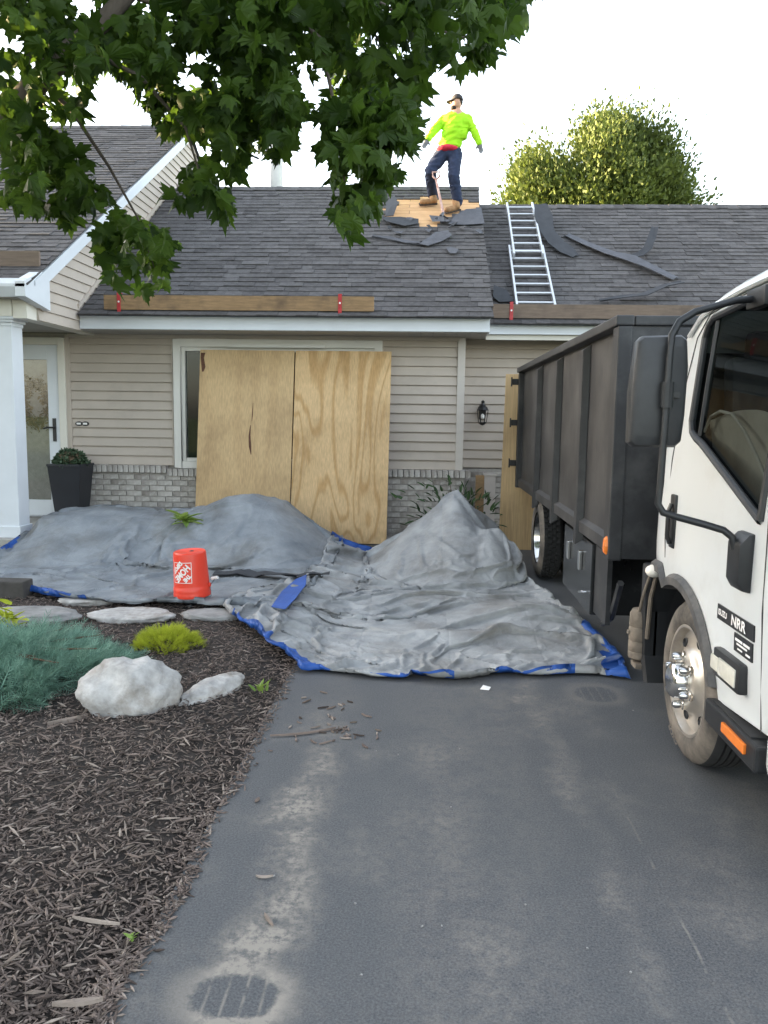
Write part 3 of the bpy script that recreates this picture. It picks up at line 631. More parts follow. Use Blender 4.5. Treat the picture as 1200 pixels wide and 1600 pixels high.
# ------------------------------------------------------------------ plywood sheets
def leaning(name, label, x0b, x1b, x0t, x1t, yb, zb, yt, zt, mat, cat='plywood', group=None):
    t = Vector((0, -.014, -.003)); q = [Vector((x0b, yb, zb)), Vector((x1b, yb, zb)), Vector((x1t, yt, zt)), Vector((x0t, yt, zt))]
    o = obj(name, MB().prism(q, t), mat, bevel=.0015); return tag(o, label, cat, group)
leaning('plywood_sheet', 'stained plain plywood sheet with a dark knot streak leaning on the window', -2.90, -1.69, -2.89, -1.675, 9.86, .015, 10.21, 2.42, MT['ply_plain'])
leaning('plywood_sheet', 'boldly figured plywood sheet leaning on the right half of the window', -1.675, -.455, -1.66, -.440, 9.84, .015, 10.21, 2.42, MT['ply_fir'])
kn = bpy.data.objects['plywood_sheet']
def on_sheet(x, z, dy=-.017): return Vector((x, 9.86+.35*(z-.015)/2.405+dy, z))
g = random.Random(4)
def streak(pts, w, mat):
    m = MB()
    for i in range(len(pts)-1):
        a, b = on_sheet(*pts[i]), on_sheet(*pts[i+1]); wa, wb = w[i], w[i+1]; h = Vector((0, -.0008, 0))
        m.add([a+Vector((-wa, 0, 0)), a+Vector((wa, 0, 0)), b+Vector((wb, 0, 0)), b+Vector((-wb, 0, 0))]+[q+h for q in (a+Vector((-wa, 0, 0)), a+Vector((wa, 0, 0)), b+Vector((wb, 0, 0)), b+Vector((-wb, 0, 0)))], chip_f)
    return m
kd = pmat('dark pitch knot', (.11, .045, .025), .7, .3, 40)
obj('knot_streak', streak([(-2.20, 1.10), (-2.215, 1.2), (-2.225, 1.34), (-2.215, 1.47)], [.004, .016, .012, .003], kd), kd, kn)
obj('knot_streak', streak([(-2.20, 1.52), (-2.195, 1.6), (-2.19, 1.75)], [.002, .006, .002], kd), kd, kn)
obj('corner_stain', streak([(-2.85, 2.14), (-2.84, 2.2), (-2.86, 2.32), (-2.85, 2.38)], [.01, .025, .02, .03], kd), kd, kn)
leaning('plywood_sheet', 'upright weathered plywood sheet standing at the rear end of the dump truck', .93, 1.62, .96, 1.65, 9.70, .005, 9.74, 2.13, MT['ply_plain'])

# ------------------------------------------------------------------ roof planks, brackets, ladder, loose scraps
def on_roof(px, py, which):
    y0 = {'m': 9.72, 'g': 10.35}[which]; d = _F+_R*(px-600)/F_PX+_U*(800-py)/F_PX
    t = (2.83-SL*y0-EYE)/(d[2]-SL*d[1]); return Vector((d[0]*t, d[1]*t, d[2]*t+EYE))
NM = Vector((0, -math.sin(math.atan(SL)), math.cos(math.atan(SL)))); EM = Vector((0, math.cos(math.atan(SL)), math.sin(math.atan(SL))))
def plank(label, x0, x1, y, zf, mat, h=.17):
    z = zf(y); t = .038
    q = [Vector((x0, y-.02, z-.005)), Vector((x0, y-.02+t, z+.012)), Vector((x0, y-.02+t, z+h)), Vector((x0, y-.02, z+h))]
    o = obj('toe_board', MB().prism(q, (x1-x0, 0, 0)), mat, bevel=.004); return tag(o, label, 'plank', 'toe boards along the roof edges')
def bracket(label, x, y, zf, h=.17):
    z = zf(y); r = empty('roof_bracket', (x, y, z), label, 'bracket', 'red roof brackets holding the planks'); w = .022
    obj('hook', MB().box(x-w, x+w, y-.030, y-.022, z-.035, z+h+.02).box(x-w, x+w, y-.030, y+.05, z+h+.02, z+h+.028), MT['red'], r, bevel=.002)
    obj('strap', MB().prism([Vector((x-.016, y+.03, zf(y+.03)+.004)), Vector((x-.016, y+.26, zf(y+.26)+.004)), Vector((x-.016, y+.26, zf(y+.26)+.010)), Vector((x-.016, y+.03, zf(y+.03)+.010))], (.032, 0, 0)), MT['red'], r)
    obj('rivet', MB().lathe([(0, -.004), (.012, -.004), (.012, 0)], (x, y-.030, z+.09), 10, 'y'), MT['white_print'], r)
plank('brown plank lying along the lower edge of the main roof', -3.95, -.64, 9.765, mainz, MT['plank'])
plank('weathered grey plank along the garage roof edge, ladder resting on it', .82, 4.6, 10.415, garz, MT['plank_grey'])
plank('dark plank along the porch roof edge beside the white rake board', -9.0, -4.24, 8.74, wingz, MT['plank_grey'], .16)
bracket('red roof bracket near the gable end of the brown main roof plank', -3.76, 9.765, mainz)
bracket('red roof bracket near the free end of the brown main roof plank', -1.05, 9.765, mainz)
bracket('red roof bracket on the grey garage plank left of the ladder foot', 1.07, 10.415, garz)

lad = empty('extension_ladder', (1.40, 10.58, garz(10.58)+.03), 'aluminium two-section extension ladder lying flat up the garage roof', 'ladder')
def ladder(name, c0, c1, hw0, hw1, lift, n, extra):
    a0 = Vector(c0)+NM*lift; a1 = Vector(c1)+NM*lift; X = Vector((1, 0, 0))
    sec = MB()
    o = None
    for s in (-1, 1):
        m = MB(); p0, p1 = a0+X*s*hw0, a1+X*s*hw1; d = (p1-p0)
        q = [p0+X*-.014, p0+X*.014, p0+X*.014+NM*.07, p0+X*-.014+NM*.07]
        m.prism(q, d); r = obj('rail', m, MT['alu'], lad, bevel=.004)
    for k in range(n):
        f = (k+.5)/n; p = a0.lerp(a1, f)+NM*.035; hw = hw0+(hw1-hw0)*f-.012
        obj('rung', MB().tube([p-X*hw, p+X*hw], .017, 8), MT['alu'], lad)
L0 = on_roof(837, 486, 'g'); L1 = on_roof(811, 332, 'g')
dL = (L1-L0)
ladder('lower', L0, L0+dL*.56, .245, .245, .012, 7, 0)
ladder('upper', L0+dL*.42, L1+dL*.01, .205, .205, .085, 7, 0)
for s in (-1, 1): obj('foot', MB().obox(L0+Vector((s*.245, .0, .03)), (.05, .04, .08)), MT['black_plastic'], lad, bevel=.006)

def scrap(name, label, pts, which, lifts, mat, thick=.008, group='loose roofing scraps', cat='roofing scrap'):
    """torn sheet: outline seen on the roof, curled by lifts along its length"""
    P = [on_roof(x, y, which) for x, y in pts]; V = [p+NM*(.012+l) for p, l in zip(P, lifts)]
    c = sum(V, Vector())/len(V); n = len(V); top = V+[c]; bot = [v-NM*thick for v in top]
    fs_ = [(i, (i+1) % n, n) for i in range(n)]; fb = [((i+1) % n+n+1, i+n+1, 2*n+1) for i in range(n)]; fe = [(i, i+n+1, (i+1) % n+n+1, (i+1) % n) for i in range(n)]
    o = obj(name, MB().add(top+bot, fs_+fb+fe), mat); return tag(o, label, cat, group)
def strip(name, label, path, which, lifts, mat, width, group='loose roofing scraps', cat='roofing scrap', twist=None):
    """long torn strip draped along a path on the roof"""
    P = [on_roof(x, y, which)+NM*(.012+l) for (x, y), l in zip(path, lifts)]; m = MB(); V = []; n = len(P)
    for i in range(n):
        t = (P[min(i+1, n-1)]-P[max(i-1, 0)]).normalized(); s = t.cross(NM).normalized(); tw = (twist or [0]*n)[i]
        s = (s*math.cos(tw)+NM*math.sin(tw)); w = width[i] if isinstance(width, (list, tuple)) else width; nn = s.cross(t).normalized()*.004
        if nn.dot(NM) < 0: nn = -nn
        for k in range(5):
            q = P[i]+s*w*(k/4-.5)+NM*(.012*math.sin(k*1.7+i*2.1)); V += [q+nn, q-nn]
    fs_ = []
    for i in range(n-1):
        for k in range(4):
            a = (i*5+k)*2; b = ((i+1)*5+k)*2; fs_ += [(a, a+2, b+2, b), (a+1, b+1, b+3, a+3)]
        a = i*10; b = a+10; fs_ += [(a, b, b+1, a+1), (a+8, a+9, b+9, b+8)]
    fs_ += [(0, 1, 3, 2), (2, 3, 5, 4), (4, 5, 7, 6), (6, 7, 9, 8)]; e = (n-1)*10; fs_ += [(e, e+2, e+3, e+1), (e+2, e+4, e+5, e+3), (e+4, e+6, e+7, e+5), (e+6, e+8, e+9, e+7)]
    o = obj(name, m.add(V, fs_), mat, smooth=True); return tag(o, label, cat, group)
strip('felt_sheet', 'curled dark felt sheet lying beside the right rail of the ladder', [(843, 340), (847, 356), (853, 372), (868, 386), (884, 395), (900, 402)], 'g', [.20, .17, .12, .06, .03, .01], MT['felt'], [.20, .28, .22, .26, .26, .12])
strip('shingle_strip', 'long torn shingle strip lying diagonally down the garage roof', [(886, 368), (915, 384), (950, 398), (985, 410), (1015, 424), (1056, 438)], 'g', [.0, .02, .04, .05, .05, .02], MT['felt_light'], [.12, .2, .22, .2, .22, .16], twist=[0, .2, .15, -.1, .2, .1])
strip('shingle_scrap', 'upturned scrap standing at the end of the diagonal shingle strip', [(978, 406), (1000, 403), (1010, 397), (1016, 386), (1019, 377)], 'g', [.02, .04, .09, .16, .20], MT['felt'], [.10, .12, .12, .12, .10])
strip('shingle_scrap', 'torn shingle strip lying low along the garage plank', [(936, 474), (970, 472), (1005, 469), (1035, 463), (1062, 460)], 'g', [.03, .06, .08, .14, .16], MT['felt'], [.06, .12, .16, .16, .10], twist=[.1, .2, .3, .3, .2])
scrap('felt_scrap', 'crumpled felt corner tucked between main roof edge and ladder', [(771, 452), (790, 458), (803, 474), (780, 474), (770, 468)], 'g', [.05, .04, .02, .01, .03], MT['felt'])
scrap('felt_sheet', 'smooth blue-grey felt patch right of the worker on the stripped roof', [(712, 338), (728, 330), (752, 327), (757, 351), (724, 353), (700, 352)], 'm', [.012, .02, .01, .008, .008, .01], MT['felt_light'])
scrap('shingle_scrap', 'torn shingle flap left of the stripped roof patch', [(596, 346), (625, 343), (654, 345), (654, 351), (632, 357), (604, 352)], 'm', [.05, .03, .02, .01, .03, .05], MT['felt'])
scrap('shingle_scrap', 'pale slid shingle scrap lying below the stripped roof patch', [(655, 384), (668, 376), (680, 366), (700, 364), (706, 372), (690, 380), (668, 387)], 'm', [.02, .03, .02, .03, .03, .02, .02], MT['felt_light'])
scrap('shingle_scrap', 'small rounded shingle scrap lowest of the slid scraps', [(696, 389), (706, 388), (716, 393), (712, 399), (703, 399)], 'm', [.01, .01, .02, .02, .02], MT['felt_light'])
strip('shingle_strip', 'long thin shingle strip slid down below the stripped patch', [(582, 372), (610, 375), (635, 380), (656, 383)], 'm', [.02, .01, .02, .02], MT['felt_light'], [.05, .08, .08, .06])
gr_ = random.Random(12)
for k in range(16):
    cx, cy = gr_.uniform(600, 752), gr_.uniform(346, 368); n = gr_.randrange(4, 7); r0 = gr_.uniform(3, 8)
    scrap('shingle_fragment', 'small torn shingle fragment scattered around the stripped roof patch', [(cx+r0*gr_.uniform(.6, 1.3)*math.cos(6.283*q/n), cy+r0*.42*gr_.uniform(.6, 1.3)*math.sin(6.283*q/n)) for q in range(n)], 'm', [gr_.uniform(.005, .05) for q in range(n)], MT[gr_.choice(['felt', 'felt_light', 'shingle'])], group='shingle fragments on the roof')
scrap('shingle_scrap', 'black curled scrap at the left end of the stripped patch', [(604, 326), (616, 322), (622, 332), (615, 344), (602, 343)], 'm', [.10, .16, .14, .06, .04], MT['black_plastic'])

# ------------------------------------------------------------------ wall lantern, plaque, planter, posts by the garage
wla = empty('wall_lantern', (.77, GY-.05, 1.50), 'small black lantern on the shaded siding beside the garage', 'lantern')
lx, ly = .77, GY-.12
obj('back_plate', MB().box(lx-.04, lx+.04, GY-.03, GY-.012, 1.58, 1.78), MT['black_metal'], wla, bevel=.006)
obj('cage', MB().lathe([(.0, 1.50), (.03, 1.51), (.055, 1.54), (.05, 1.545)], (lx, ly, 0), 8).lathe([(.075, 1.70), (.08, 1.705), (.055, 1.75), (.03, 1.77), (.02, 1.80), (.028, 1.815), (0, 1.84)], (lx, ly, 0), 8), MT['black_metal'], wla)
for q in range(6):
    c, s = math.cos(q*1.047), math.sin(q*1.047); obj('cage_bar', MB().tube([(lx+.052*c, ly+.052*s, 1.54), (lx+.072*c, ly+.072*s, 1.70)], .005, 5), MT['black_metal'], wla)
obj('arm', MB().tube([(lx, GY-.02, 1.74), (lx, GY-.07, 1.79), (lx, ly, 1.80)], .009, 6), MT['black_metal'], wla)
obj('bulb', MB().ball((lx, ly, 1.62), .026, .026, .038, 10), MT['white_print'], wla, smooth=True)
pl = empty('door_plaque', (-4.50, WY-.03, 1.44), 'small double-oval dark plaque on the siding beside the door', 'plaque')
for s in (-1, 1):
    c = (-4.50+s*.043, WY-.018, 1.455)
    lt = MB().lathe([(0, -.012), (.046, -.012), (.05, -.004), (.05, 0)], (0, 0, 0), 20, 'y'); lt.v = [(c[0]+x, c[1]+y, c[2]+z*.62) for x, y, z in lt.v]
    obj('oval_plate', lt, MT['black_metal'], pl)
    obj('inlay', MB().box(c[0]-.028, c[0]+.028, c[1]-.0145, c[1]-.0125, c[2]-.012, c[2]+.012), MT['white_print'], pl, bevel=.003)
PX, PY = -4.50, 9.90
pot = empty('planter', (PX, PY, .20), 'tall tapered black planter with clipped round boxwood by the door', 'planter')
def sq(h, z): return [(PX-h, PY-h, z), (PX+h, PY-h, z), (PX+h, PY+h, z), (PX-h, PY+h, z)]
pm = MB(); lv = [(.145, .20), (.208, .925), (.216, .925), (.216, .955), (.19, .955), (.18, .90), (.0, .90)]
for h, z in lv: pm.v += sq(h, z)
pm.f = [(i*4+j, i*4+(j+1) % 4, (i+1)*4+(j+1) % 4, (i+1)*4+j) for i in range(len(lv)-1) for j in range(4)]+[(3, 2, 1, 0)]
obj('pot', pm, MT['pot'], pot, bevel=.003)
leaf4 = [(-.35, 0, 0), (-.25, .55, .06), (0, 1, .0), (.25, .55, .06), (.35, 0, 0), (0, -.2, -.02)]
leaf4f = [(0, 1, 5), (1, 2, 5), (2, 3, 5), (3, 4, 5)]
def leaf_ball(n, c, r, size, g, top_only=True, jitter=.12):
    d = g.normal(size=(n, 3)); d /= np.linalg.norm(d, axis=1, keepdims=True)
    if top_only: d[:, 2] = np.abs(d[:, 2])*1.0-.25
    rr = (1-jitter*g.random(n)**.5*2.2)[:, None]; pos = np.array(c)+d*np.array(r)*rr
    out = d+g.normal(size=(n, 3))*.7; mats = frame_from(out, g.normal(size=(n, 3)))
    return scatter(leaf4, leaf4f, pos, mats, size*(.6+.8*g.random(n)))
obj('boxwood', leaf_ball(3800, (PX, PY, .98), (.235, .235, .225), .035, np.random.default_rng(5), jitter=.25), MT['box'], pot, raw=True)
obj('stems', MB().tube([(PX, PY, .88), (PX+.02, PY, 1.05)], .02).tube([(PX, PY, .88), (PX-.10, PY, 1.02)], .012).tube([(PX, PY, .88), (PX+.11, PY-.03, 1.02)], .012).ball((PX, PY, 1.0), .17, .17, .12, 12), MT['stem'], pot)
tag(obj('wooden_post', MB().obox((.70, 9.95, .44), (.105, .09, .90)), MT['plank'], bevel=.006), 'short reddish wooden post standing behind the tarp peak', 'post')
tag(obj('utility_box', MB().box(.80, .96, GY-.22, GY-.06, .0, .83).box(.79, .97, GY-.23, GY-.058, .83, .86), pmat('utility box grey', (.55, .50, .47), .5, .06, 6), bevel=.006), 'pale narrow utility box on the wall between post and plywood', 'utility box')

# ------------------------------------------------------------------ dump truck (faces the viewer, parked along the driveway)
TC = 2.30                                                      # centre line
trk = empty('dump_truck', (TC, 6.0, 0), 'white cab-over dump truck with a tall worn black steel box', 'truck')
def lerp_tab(t, tab):
    if t <= tab[0][0]: return tab[0][1]
    for (a, b), (c, d) in zip(tab, tab[1:]):
        if t <= c: return b+(d-b)*(t-a)/(c-a)
    return tab[-1][1]
XS = [(.3, 1.285), (.6, 1.262), (.95, 1.250), (1.25, 1.255), (1.6, 1.285), (2.0, 1.322), (2.2, 1.35)]
ZT = [(2.60, 2.06), (2.75, 2.12), (2.95, 2.155), (3.3, 2.165), (3.6, 2.155), (3.85, 2.13), (4.05, 2.08), (4.18, 2.02), (4.28, 1.93), (4.34, 1.80)]
FWY, FWZ, WR_ = 3.69, .385, .385
def side_x(y, z):
    x = lerp_tab(z, XS)
    r = math.hypot((y-3.80), (z-.36)*1.0); 
    if z > .3: x -= .016*max(0.0, min(1.0, (.62-r)/.05))
    if y > 4.22: x += (y-4.22)**2*1.6
    if y < 2.85: x += (2.85-y)**2*.9
    return x
top_pts = [(y, lerp_tab(y, ZT)) for y in (2.70, 2.8, 2.95, 3.1, 3.3, 3.45, 3.6, 3.72, 3.85, 3.95, 4.05, 4.12, 4.18, 4.24, 4.28, 4.32)]
arch = [(3.80+.50*math.cos(a), .36+.50*math.sin(a)) for a in [rad(q) for q in range(62, 174, 8)]]
arch = [(4.34, .845), (4.12, .865)]+arch
outline = [(2.46, .45), (2.46, 1.15), (2.56, 1.5)]+top_pts+[(4.34, 1.80)]+arch+[(3.30, .43)]
WIN = [(2.985, 1.235), (3.72, 1.495), (3.80, 1.515), (3.875, 1.545), (3.905, 1.60), (3.90, 1.99), (3.875, 2.045), (3.82, 2.075), (3.4, 2.10), (2.985, 2.10)]
cab = empty('cab', (TC, 3.5, .4), None, None); cab.parent = trk; cab.location = Vector((TC, 3.5, .4))-WL['dump_truck']
def mir(m): return MB().add([(2*TC-x, y, z) for x, y, z in m.v], [f[::-1] for f in m.f])
side = panel2d(outline, [WIN], .07, lambda y, z: Vector((side_x(y, z), y, z)))
obj('side_panel', side, MT['truck_white'], cab, smooth=True)
obj('side_panel', mir(side), MT['truck_white'], cab, smooth=True)
sec = [(0, 0), (.012, .028), (.035, .052), (.08, .072), (.18, .088), (.5, .105), (.98, .112)]
rf = MB(); nn = len(sec)*2-1
for y, z in top_pts:
    xl = side_x(y, z); h = min(1, max(.15, (4.36-y)/.35)); f = min(1, max(.3, (y-2.6)/.25))
    prof = [(xl+a, z+b*h*f) for a, b in sec]; prof += [(2*TC-a, b) for a, b in prof[:-1][::-1]]
    rf.v += [(a, y, b) for a, b in prof]
rf.f = [(i*nn+j, i*nn+j+1, (i+1)*nn+j+1, (i+1)*nn+j) for i in range(len(top_pts)-1) for j in range(nn-1)]
obj('roof', rf, MT['truck_white'], cab, smooth=True)
xl = side_x(4.34, 1.8)
obj('rear_panel', MB().box(xl, 2*TC-xl, 4.30, 4.335, .86, 1.80).prism([(xl, 4.335, 1.80), (xl+.02, 4.32, 1.93), (xl+.10, 4.32, 1.96), (2*TC-xl-.1, 4.32, 1.96), (2*TC-xl-.02, 4.32, 1.93), (2*TC-xl, 4.335, 1.80)], (0, -.03, 0)), MT['truck_white'], cab)
obj('front_panel', MB().add([(1.40, 2.46, .45), (2*TC-1.40, 2.46, .45), (2*TC-1.40, 2.44, 1.2), (1.40, 2.44, 1.2)], [(0, 1, 2, 3)]).add([(side_x(2.46, .45), 2.46, .45), (1.40, 2.46, .45), (1.40, 2.44, 1.2), (side_x(2.46, 1.15), 2.46, 1.15)], [(0, 1, 2, 3)]).add([(2*TC-side_x(2.46, .45), 2.46, .45), (3.2, 2.46, .45), (3.2, 2.44, 1.2), (2*TC-side_x(2.46, 1.15), 2.46, 1.15)], [(3, 2, 1, 0)]), MT['truck_white'], cab)
obj('windshield', MB().add([(1.36, 2.45, 1.2), (2*TC-1.36, 2.45, 1.2), (2*TC-1.42, 2.72, 2.12), (1.42, 2.72, 2.12)], [(0, 1, 2, 3)]), MT['glass_truck'], cab)
obj('floor', MB().box(1.32, 3.28, 2.5, 4.29, .90, .93), MT['interior'], cab)
obj('rear_lining', MB().box(1.36, 3.24, 4.262, 4.29, .93, 1.95), MT['interior'], cab)
obj('ceiling_lining', MB().box(1.42, 3.18, 2.85, 4.0, 2.13, 2.15), MT['interior'], cab)
obj('dashboard', MB().prism([(1.34, 2.50, .93), (1.34, 2.50, 1.30), (1.34, 2.75, 1.33), (1.34, 2.92, 1.18), (1.34, 2.88, .93)], (1.92, 0, 0)), MT['interior'], cab)
seat = obj('seat', MB().box(1.45, 2.0, 3.30, 3.86, 1.05, 1.27).obox((1.72, 3.95, 1.58), (.52, .13, .66), Euler((rad(-10), 0, 0)).to_matrix()).obox((1.72, 4.06, 1.96), (.30, .09, .16)), pmat('seat cloth', (.04, .04, .045), .9, .2, 20), cab, bevel=.04, smooth=True)
obj('seat', MB().box(2.45, 3.1, 3.30, 3.86, 1.05, 1.27).obox((2.78, 3.95, 1.58), (.62, .13, .66), Euler((rad(-10), 0, 0)).to_matrix()), bpy.data.materials['seat cloth'], cab, bevel=.04, smooth=True)
obj('door_lining', panel2d([(3.0, .95), (3.0, 1.22), (3.73, 1.48), (3.9, 1.50), (4.05, 1.2), (4.0, .95)], [], .15, lambda y, z: Vector((side_x(y, z)+.05, y, z))), MT['interior'], cab)
# beige curved sheet with a rib, behind the lower half of the glass
cv = MB(); N_ = 14
for i in range(N_+1):
    t = i/N_; y = 3.87-.80*t; top = 1.60+.05*math.sin(min(1, t*2.2)*math.pi*.5)-.16*max(0, t-.55)**2*4
    for j in range(6): cv.v.append((1.345+.06*t+.03*math.sin(j*.6), y, 1.22+(top-1.22)*j/5))
cv.f = [(i*6+j, i*6+j+1, (i+1)*6+j+1, (i+1)*6+j) for i in range(N_) for j in range(5)]
obj('beige_sheet', cv, MT['interior_beige'], cab, smooth=True)
ribp = [(3.86, 1.55), (3.80, 1.62), (3.70, 1.645), (3.58, 1.63), (3.46, 1.56), (3.34, 1.46), (3.24, 1.36), (3.16, 1.28)]
obj('beige_sheet_rib', MB().tube([(1.325+.06*(3.87-y)/.8, y, z) for y, z in ribp], .008, 6), MT['interior_beige'], cab)
gl = panel2d(WIN, [], .2, lambda y, z: Vector((side_x(y, z)+.012, y, z)))
pane = obj('window', gl, MT['glass_truck'], cab); obj('window', mir(gl), MT['glass_truck'], cab)
wp = [Vector((side_x(y, z)-.004, y, z)) for y, z in WIN]
obj('window_seal', MB().tube(wp+[wp[0]], .017, 8, cap=False), MT['black_plastic'], pane)
obj('sash_bar', MB().tube([Vector((side_x(3.80, z)+.008, 3.80, z)) for z in (1.53, 1.8, 2.07)], .012, 6), MT['black_plastic'], pane)
# door seams, drip rail, handle, badges, lamps
def seam(pts, w=.004): return MB().tube([Vector((side_x(y, z)-.0005, y, z)) for y, z in pts], w, 5)
sm_ = pmat('dark door gap strip', (.05, .05, .05), .8, .1, 10)  # plain dark grey strips standing for the gaps round the door
obj('door_seam', seam([(4.10, .90), (4.12, 1.0), (4.13, 1.4), (4.10, 1.75), (4.02, 2.0), (3.9, 2.10), (3.5, 2.135), (2.9, 2.13)]), sm_, cab)
obj('door_seam', seam([(2.905, .45), (2.915, .9), (2.925, 1.25), (2.925, 1.6), (2.90, 2.12)]), sm_, cab)
obj('drip_rail', MB().tube([Vector((side_x(y, z)-.012, y, z)) for y, z in ((4.12, 2.02), (4.0, 2.095), (3.8, 2.135), (3.5, 2.155), (3.1, 2.165), (2.85, 2.15))], .012, 6), MT['truck_white'], cab, smooth=True)
hx = side_x(4.0, 1.1)
hd = obj('door_handle', MB().box(hx-.012, hx+.01, 3.965, 4.045, .965, 1.235), MT['black_plastic'], cab, bevel=.011, smooth=True)
obj('grip', MB().tube([(hx-.02, 3.99, .99), (hx-.035, 3.99, 1.03), (hx-.035, 3.99, 1.15), (hx-.02, 3.99, 1.19)], .011, 8), MT['black_metal'], hd, smooth=True)
def side_text(body, size, y, z, mat, parent, bold=.0, sx=1.0):
    V, Fs = text_mesh(body, size, bold); P = [(side_x(y, z)-.0078, y-a*sx, z+b) for a, b, c in V]
    return obj('lettering', MB().add(P, [f for f in Fs]), mat, parent)
def plate(name, y0, y1, z0, z1, t, mat):
    q = [(y0, z0), (y1, z0), (y1, z1), (y0, z1)]
    return obj(name, MB().add([(side_x(y, z)-t, y, z) for y, z in q]+[(side_x(y, z)+.01, y, z) for y, z in q], chip_f), mat, cab)
b1 = plate('badge', 2.975, 3.345, .775, .838, .006, MT['black_plastic'])
side_text('ISUZU', .034, 3.285, .807, MT['white_print'], b1, .0012, 1.0)
side_text('NRR', .058, 3.12, .806, MT['white_print'], b1, .0018, 1.25)
b2 = plate('badge', 2.985, 3.16, .692, .765, .006, MT['black_plastic'])
for k, (a, b, z, h) in enumerate([(3.145, 3.075, .742, .010), (3.065, 3.005, .742, .010), (3.13, 3.03, .726, .007), (3.12, 3.075, .708, .006), (3.04, 3.0, .708, .008)]):
    x = side_x(3.07, z)-.0075; obj('lettering_bar', MB().box(x, x+.003, b, a, z-h/2, z+h/2), MT['white_print'], b2)
lx_ = side_x(3.2, .6)
lm = obj('side_lamp', MB().box(lx_-.035, lx_+.01, 3.03, 3.31, .545, .665), MT['black_plastic'], cab, bevel=.014, smooth=True)
obj('lens', MB().box(lx_-.041, lx_-.03, 3.06, 3.235, .565, .638), MT['lens'], lm, bevel=.006, smooth=True)
obj('lens', MB().box(lx_-.040, lx_-.02, 3.24, 3.325, .568, .632), MT['lens'], lm, bevel=.010, smooth=True)
# wheel arch flare, step, bumper corner
fl_ = MB(); ap = [(y, z) for y, z in arch]
for y, z in ap:
    dy, dz = 3.80-y, .36-z; r = math.hypot(dy, dz) or 1
    if y > 4.05: dy, dz, r = -.1, -1, 1.005
    x = side_x(y, z)
    fl_.v += [(x-.004, y-dy/r*.006, z-dz/r*.006), (x-.028, y+dy/r*.012, z+dz/r*.012), (x-.028, y+dy/r*.05, z+dz/r*.05), (x+.10, y+dy/r*.06, z+dz/r*.06)]
fl_.f = [(i*4+j, i*4+j+1, (i+1)*4+j+1, (i+1)*4+j) for i in range(len(ap)-1) for j in range(3)]
obj('wheel_arch', fl_, pmat('weathered flare plastic', (.05, .05, .052), .6, .3, 8, dirt=(.14, .13, .12), dscale=6, dlo=.45, dhi=.7), cab, smooth=True)
inn = MB()
for i, a in enumerate([rad(q) for q in range(0, 181, 12)]):
    inn.v += [(1.33, 3.80+.50*math.cos(a), .36+.50*math.sin(a)), (1.75, 3.80+.50*math.cos(a), .36+.50*math.sin(a))]
inn.f = [(2*i, 2*i+1, 2*i+3, 2*i+2) for i in range(15)]
obj('wheel_well', inn, MT['black_plastic'], cab)
st = obj('step', MB().box(1.22, 1.42, 2.82, 3.345, .325, .428), MT['black_plastic'], cab, bevel=.012)
obj('tread_rib', MB().box(1.235, 1.40, 2.90, 3.30, .429, .434), MT['rubber'], st)
obj('reflector', MB().box(1.208, 1.222, 2.90, 3.125, .365, .405), MT['amber'], st, bevel=.004)
obj('bumper', MB().box(1.235, 2*TC-1.235, 2.38, 2.80, .33, .52), MT['truck_white'], cab, bevel=.05, smooth=True)
obj('sill_gap', MB().box(1.30, 1.45, 2.805, 3.33, .43, .46), MT['black_plastic'], cab)
# mirror on its tubular arm
ma = obj('mirror_arm', MB().tube([(1.315, 3.30, 2.085), (1.22, 3.28, 2.075), (1.05, 3.24, 2.025), (.985, 3.22, 1.985), (.955, 3.21, 1.93), (.948, 3.20, 1.85), (.94, 3.20, 1.35), (.935, 3.20, 1.27), (.955, 3.195, 1.235), (1.0, 3.18, 1.222), (1.10, 3.14, 1.198), (1.165, 3.11, 1.18), (1.195, 3.10, 1.155), (1.205, 3.095, 1.11)], .0145, 10), MT['black_plastic'], cab, smooth=True)
obj('clamp', MB().lathe([(.026, -.05), (.026, .05)], (.946, 3.20, 1.70), 12).box(.94, 1.0, 3.205, 3.235, 1.69, 1.71), MT['black_plastic'], ma)
mo = [(-.105, -.205), (-.085, -.222), (.075, -.222), (.10, -.20), (.108, -.1), (.112, .1), (.102, .205), (.08, .222), (-.07, .216), (-.09, .195), (-.108, .0)]
mh = MB(); cx, cz, cy = .925, 1.715, 3.235
for s, dy in ((.82, -.012), (.96, .0), (1, .02), (1, .07), (.97, .078)):
    mh.v += [(cx+a*s, cy+dy, cz+b*s) for a, b in mo]
k = len(mo); mh.f = [(i*k+j, i*k+(j+1) % k, (i+1)*k+(j+1) % k, (i+1)*k+j) for i in range(4) for j in range(k)]+[tuple(range(k))[::-1], tuple(range(4*k, 5*k))]
mi = obj('mirror_housing', mh, pmat('mirror plastic', (.032, .033, .035), .5, .15, 12, .05, 200), ma, smooth=True)
bx_ = side_x(3.1, 1.1)
obj('mirror_base', MB().prism([(bx_-.055, 3.03, .99), (bx_-.055, 3.03, 1.135), (bx_-.02, 3.03, 1.175), (bx_+.005, 3.03, 1.18), (bx_+.005, 3.03, .945), (bx_-.035, 3.03, .955)], (0, .125, 0)), MT['black_plastic'], cab, bevel=.012, smooth=True)
obj('mirror_mount', MB().box(1.285, 1.335, 3.18, 3.36, 2.045, 2.125), MT['black_plastic'], cab, bevel=.014, smooth=True)
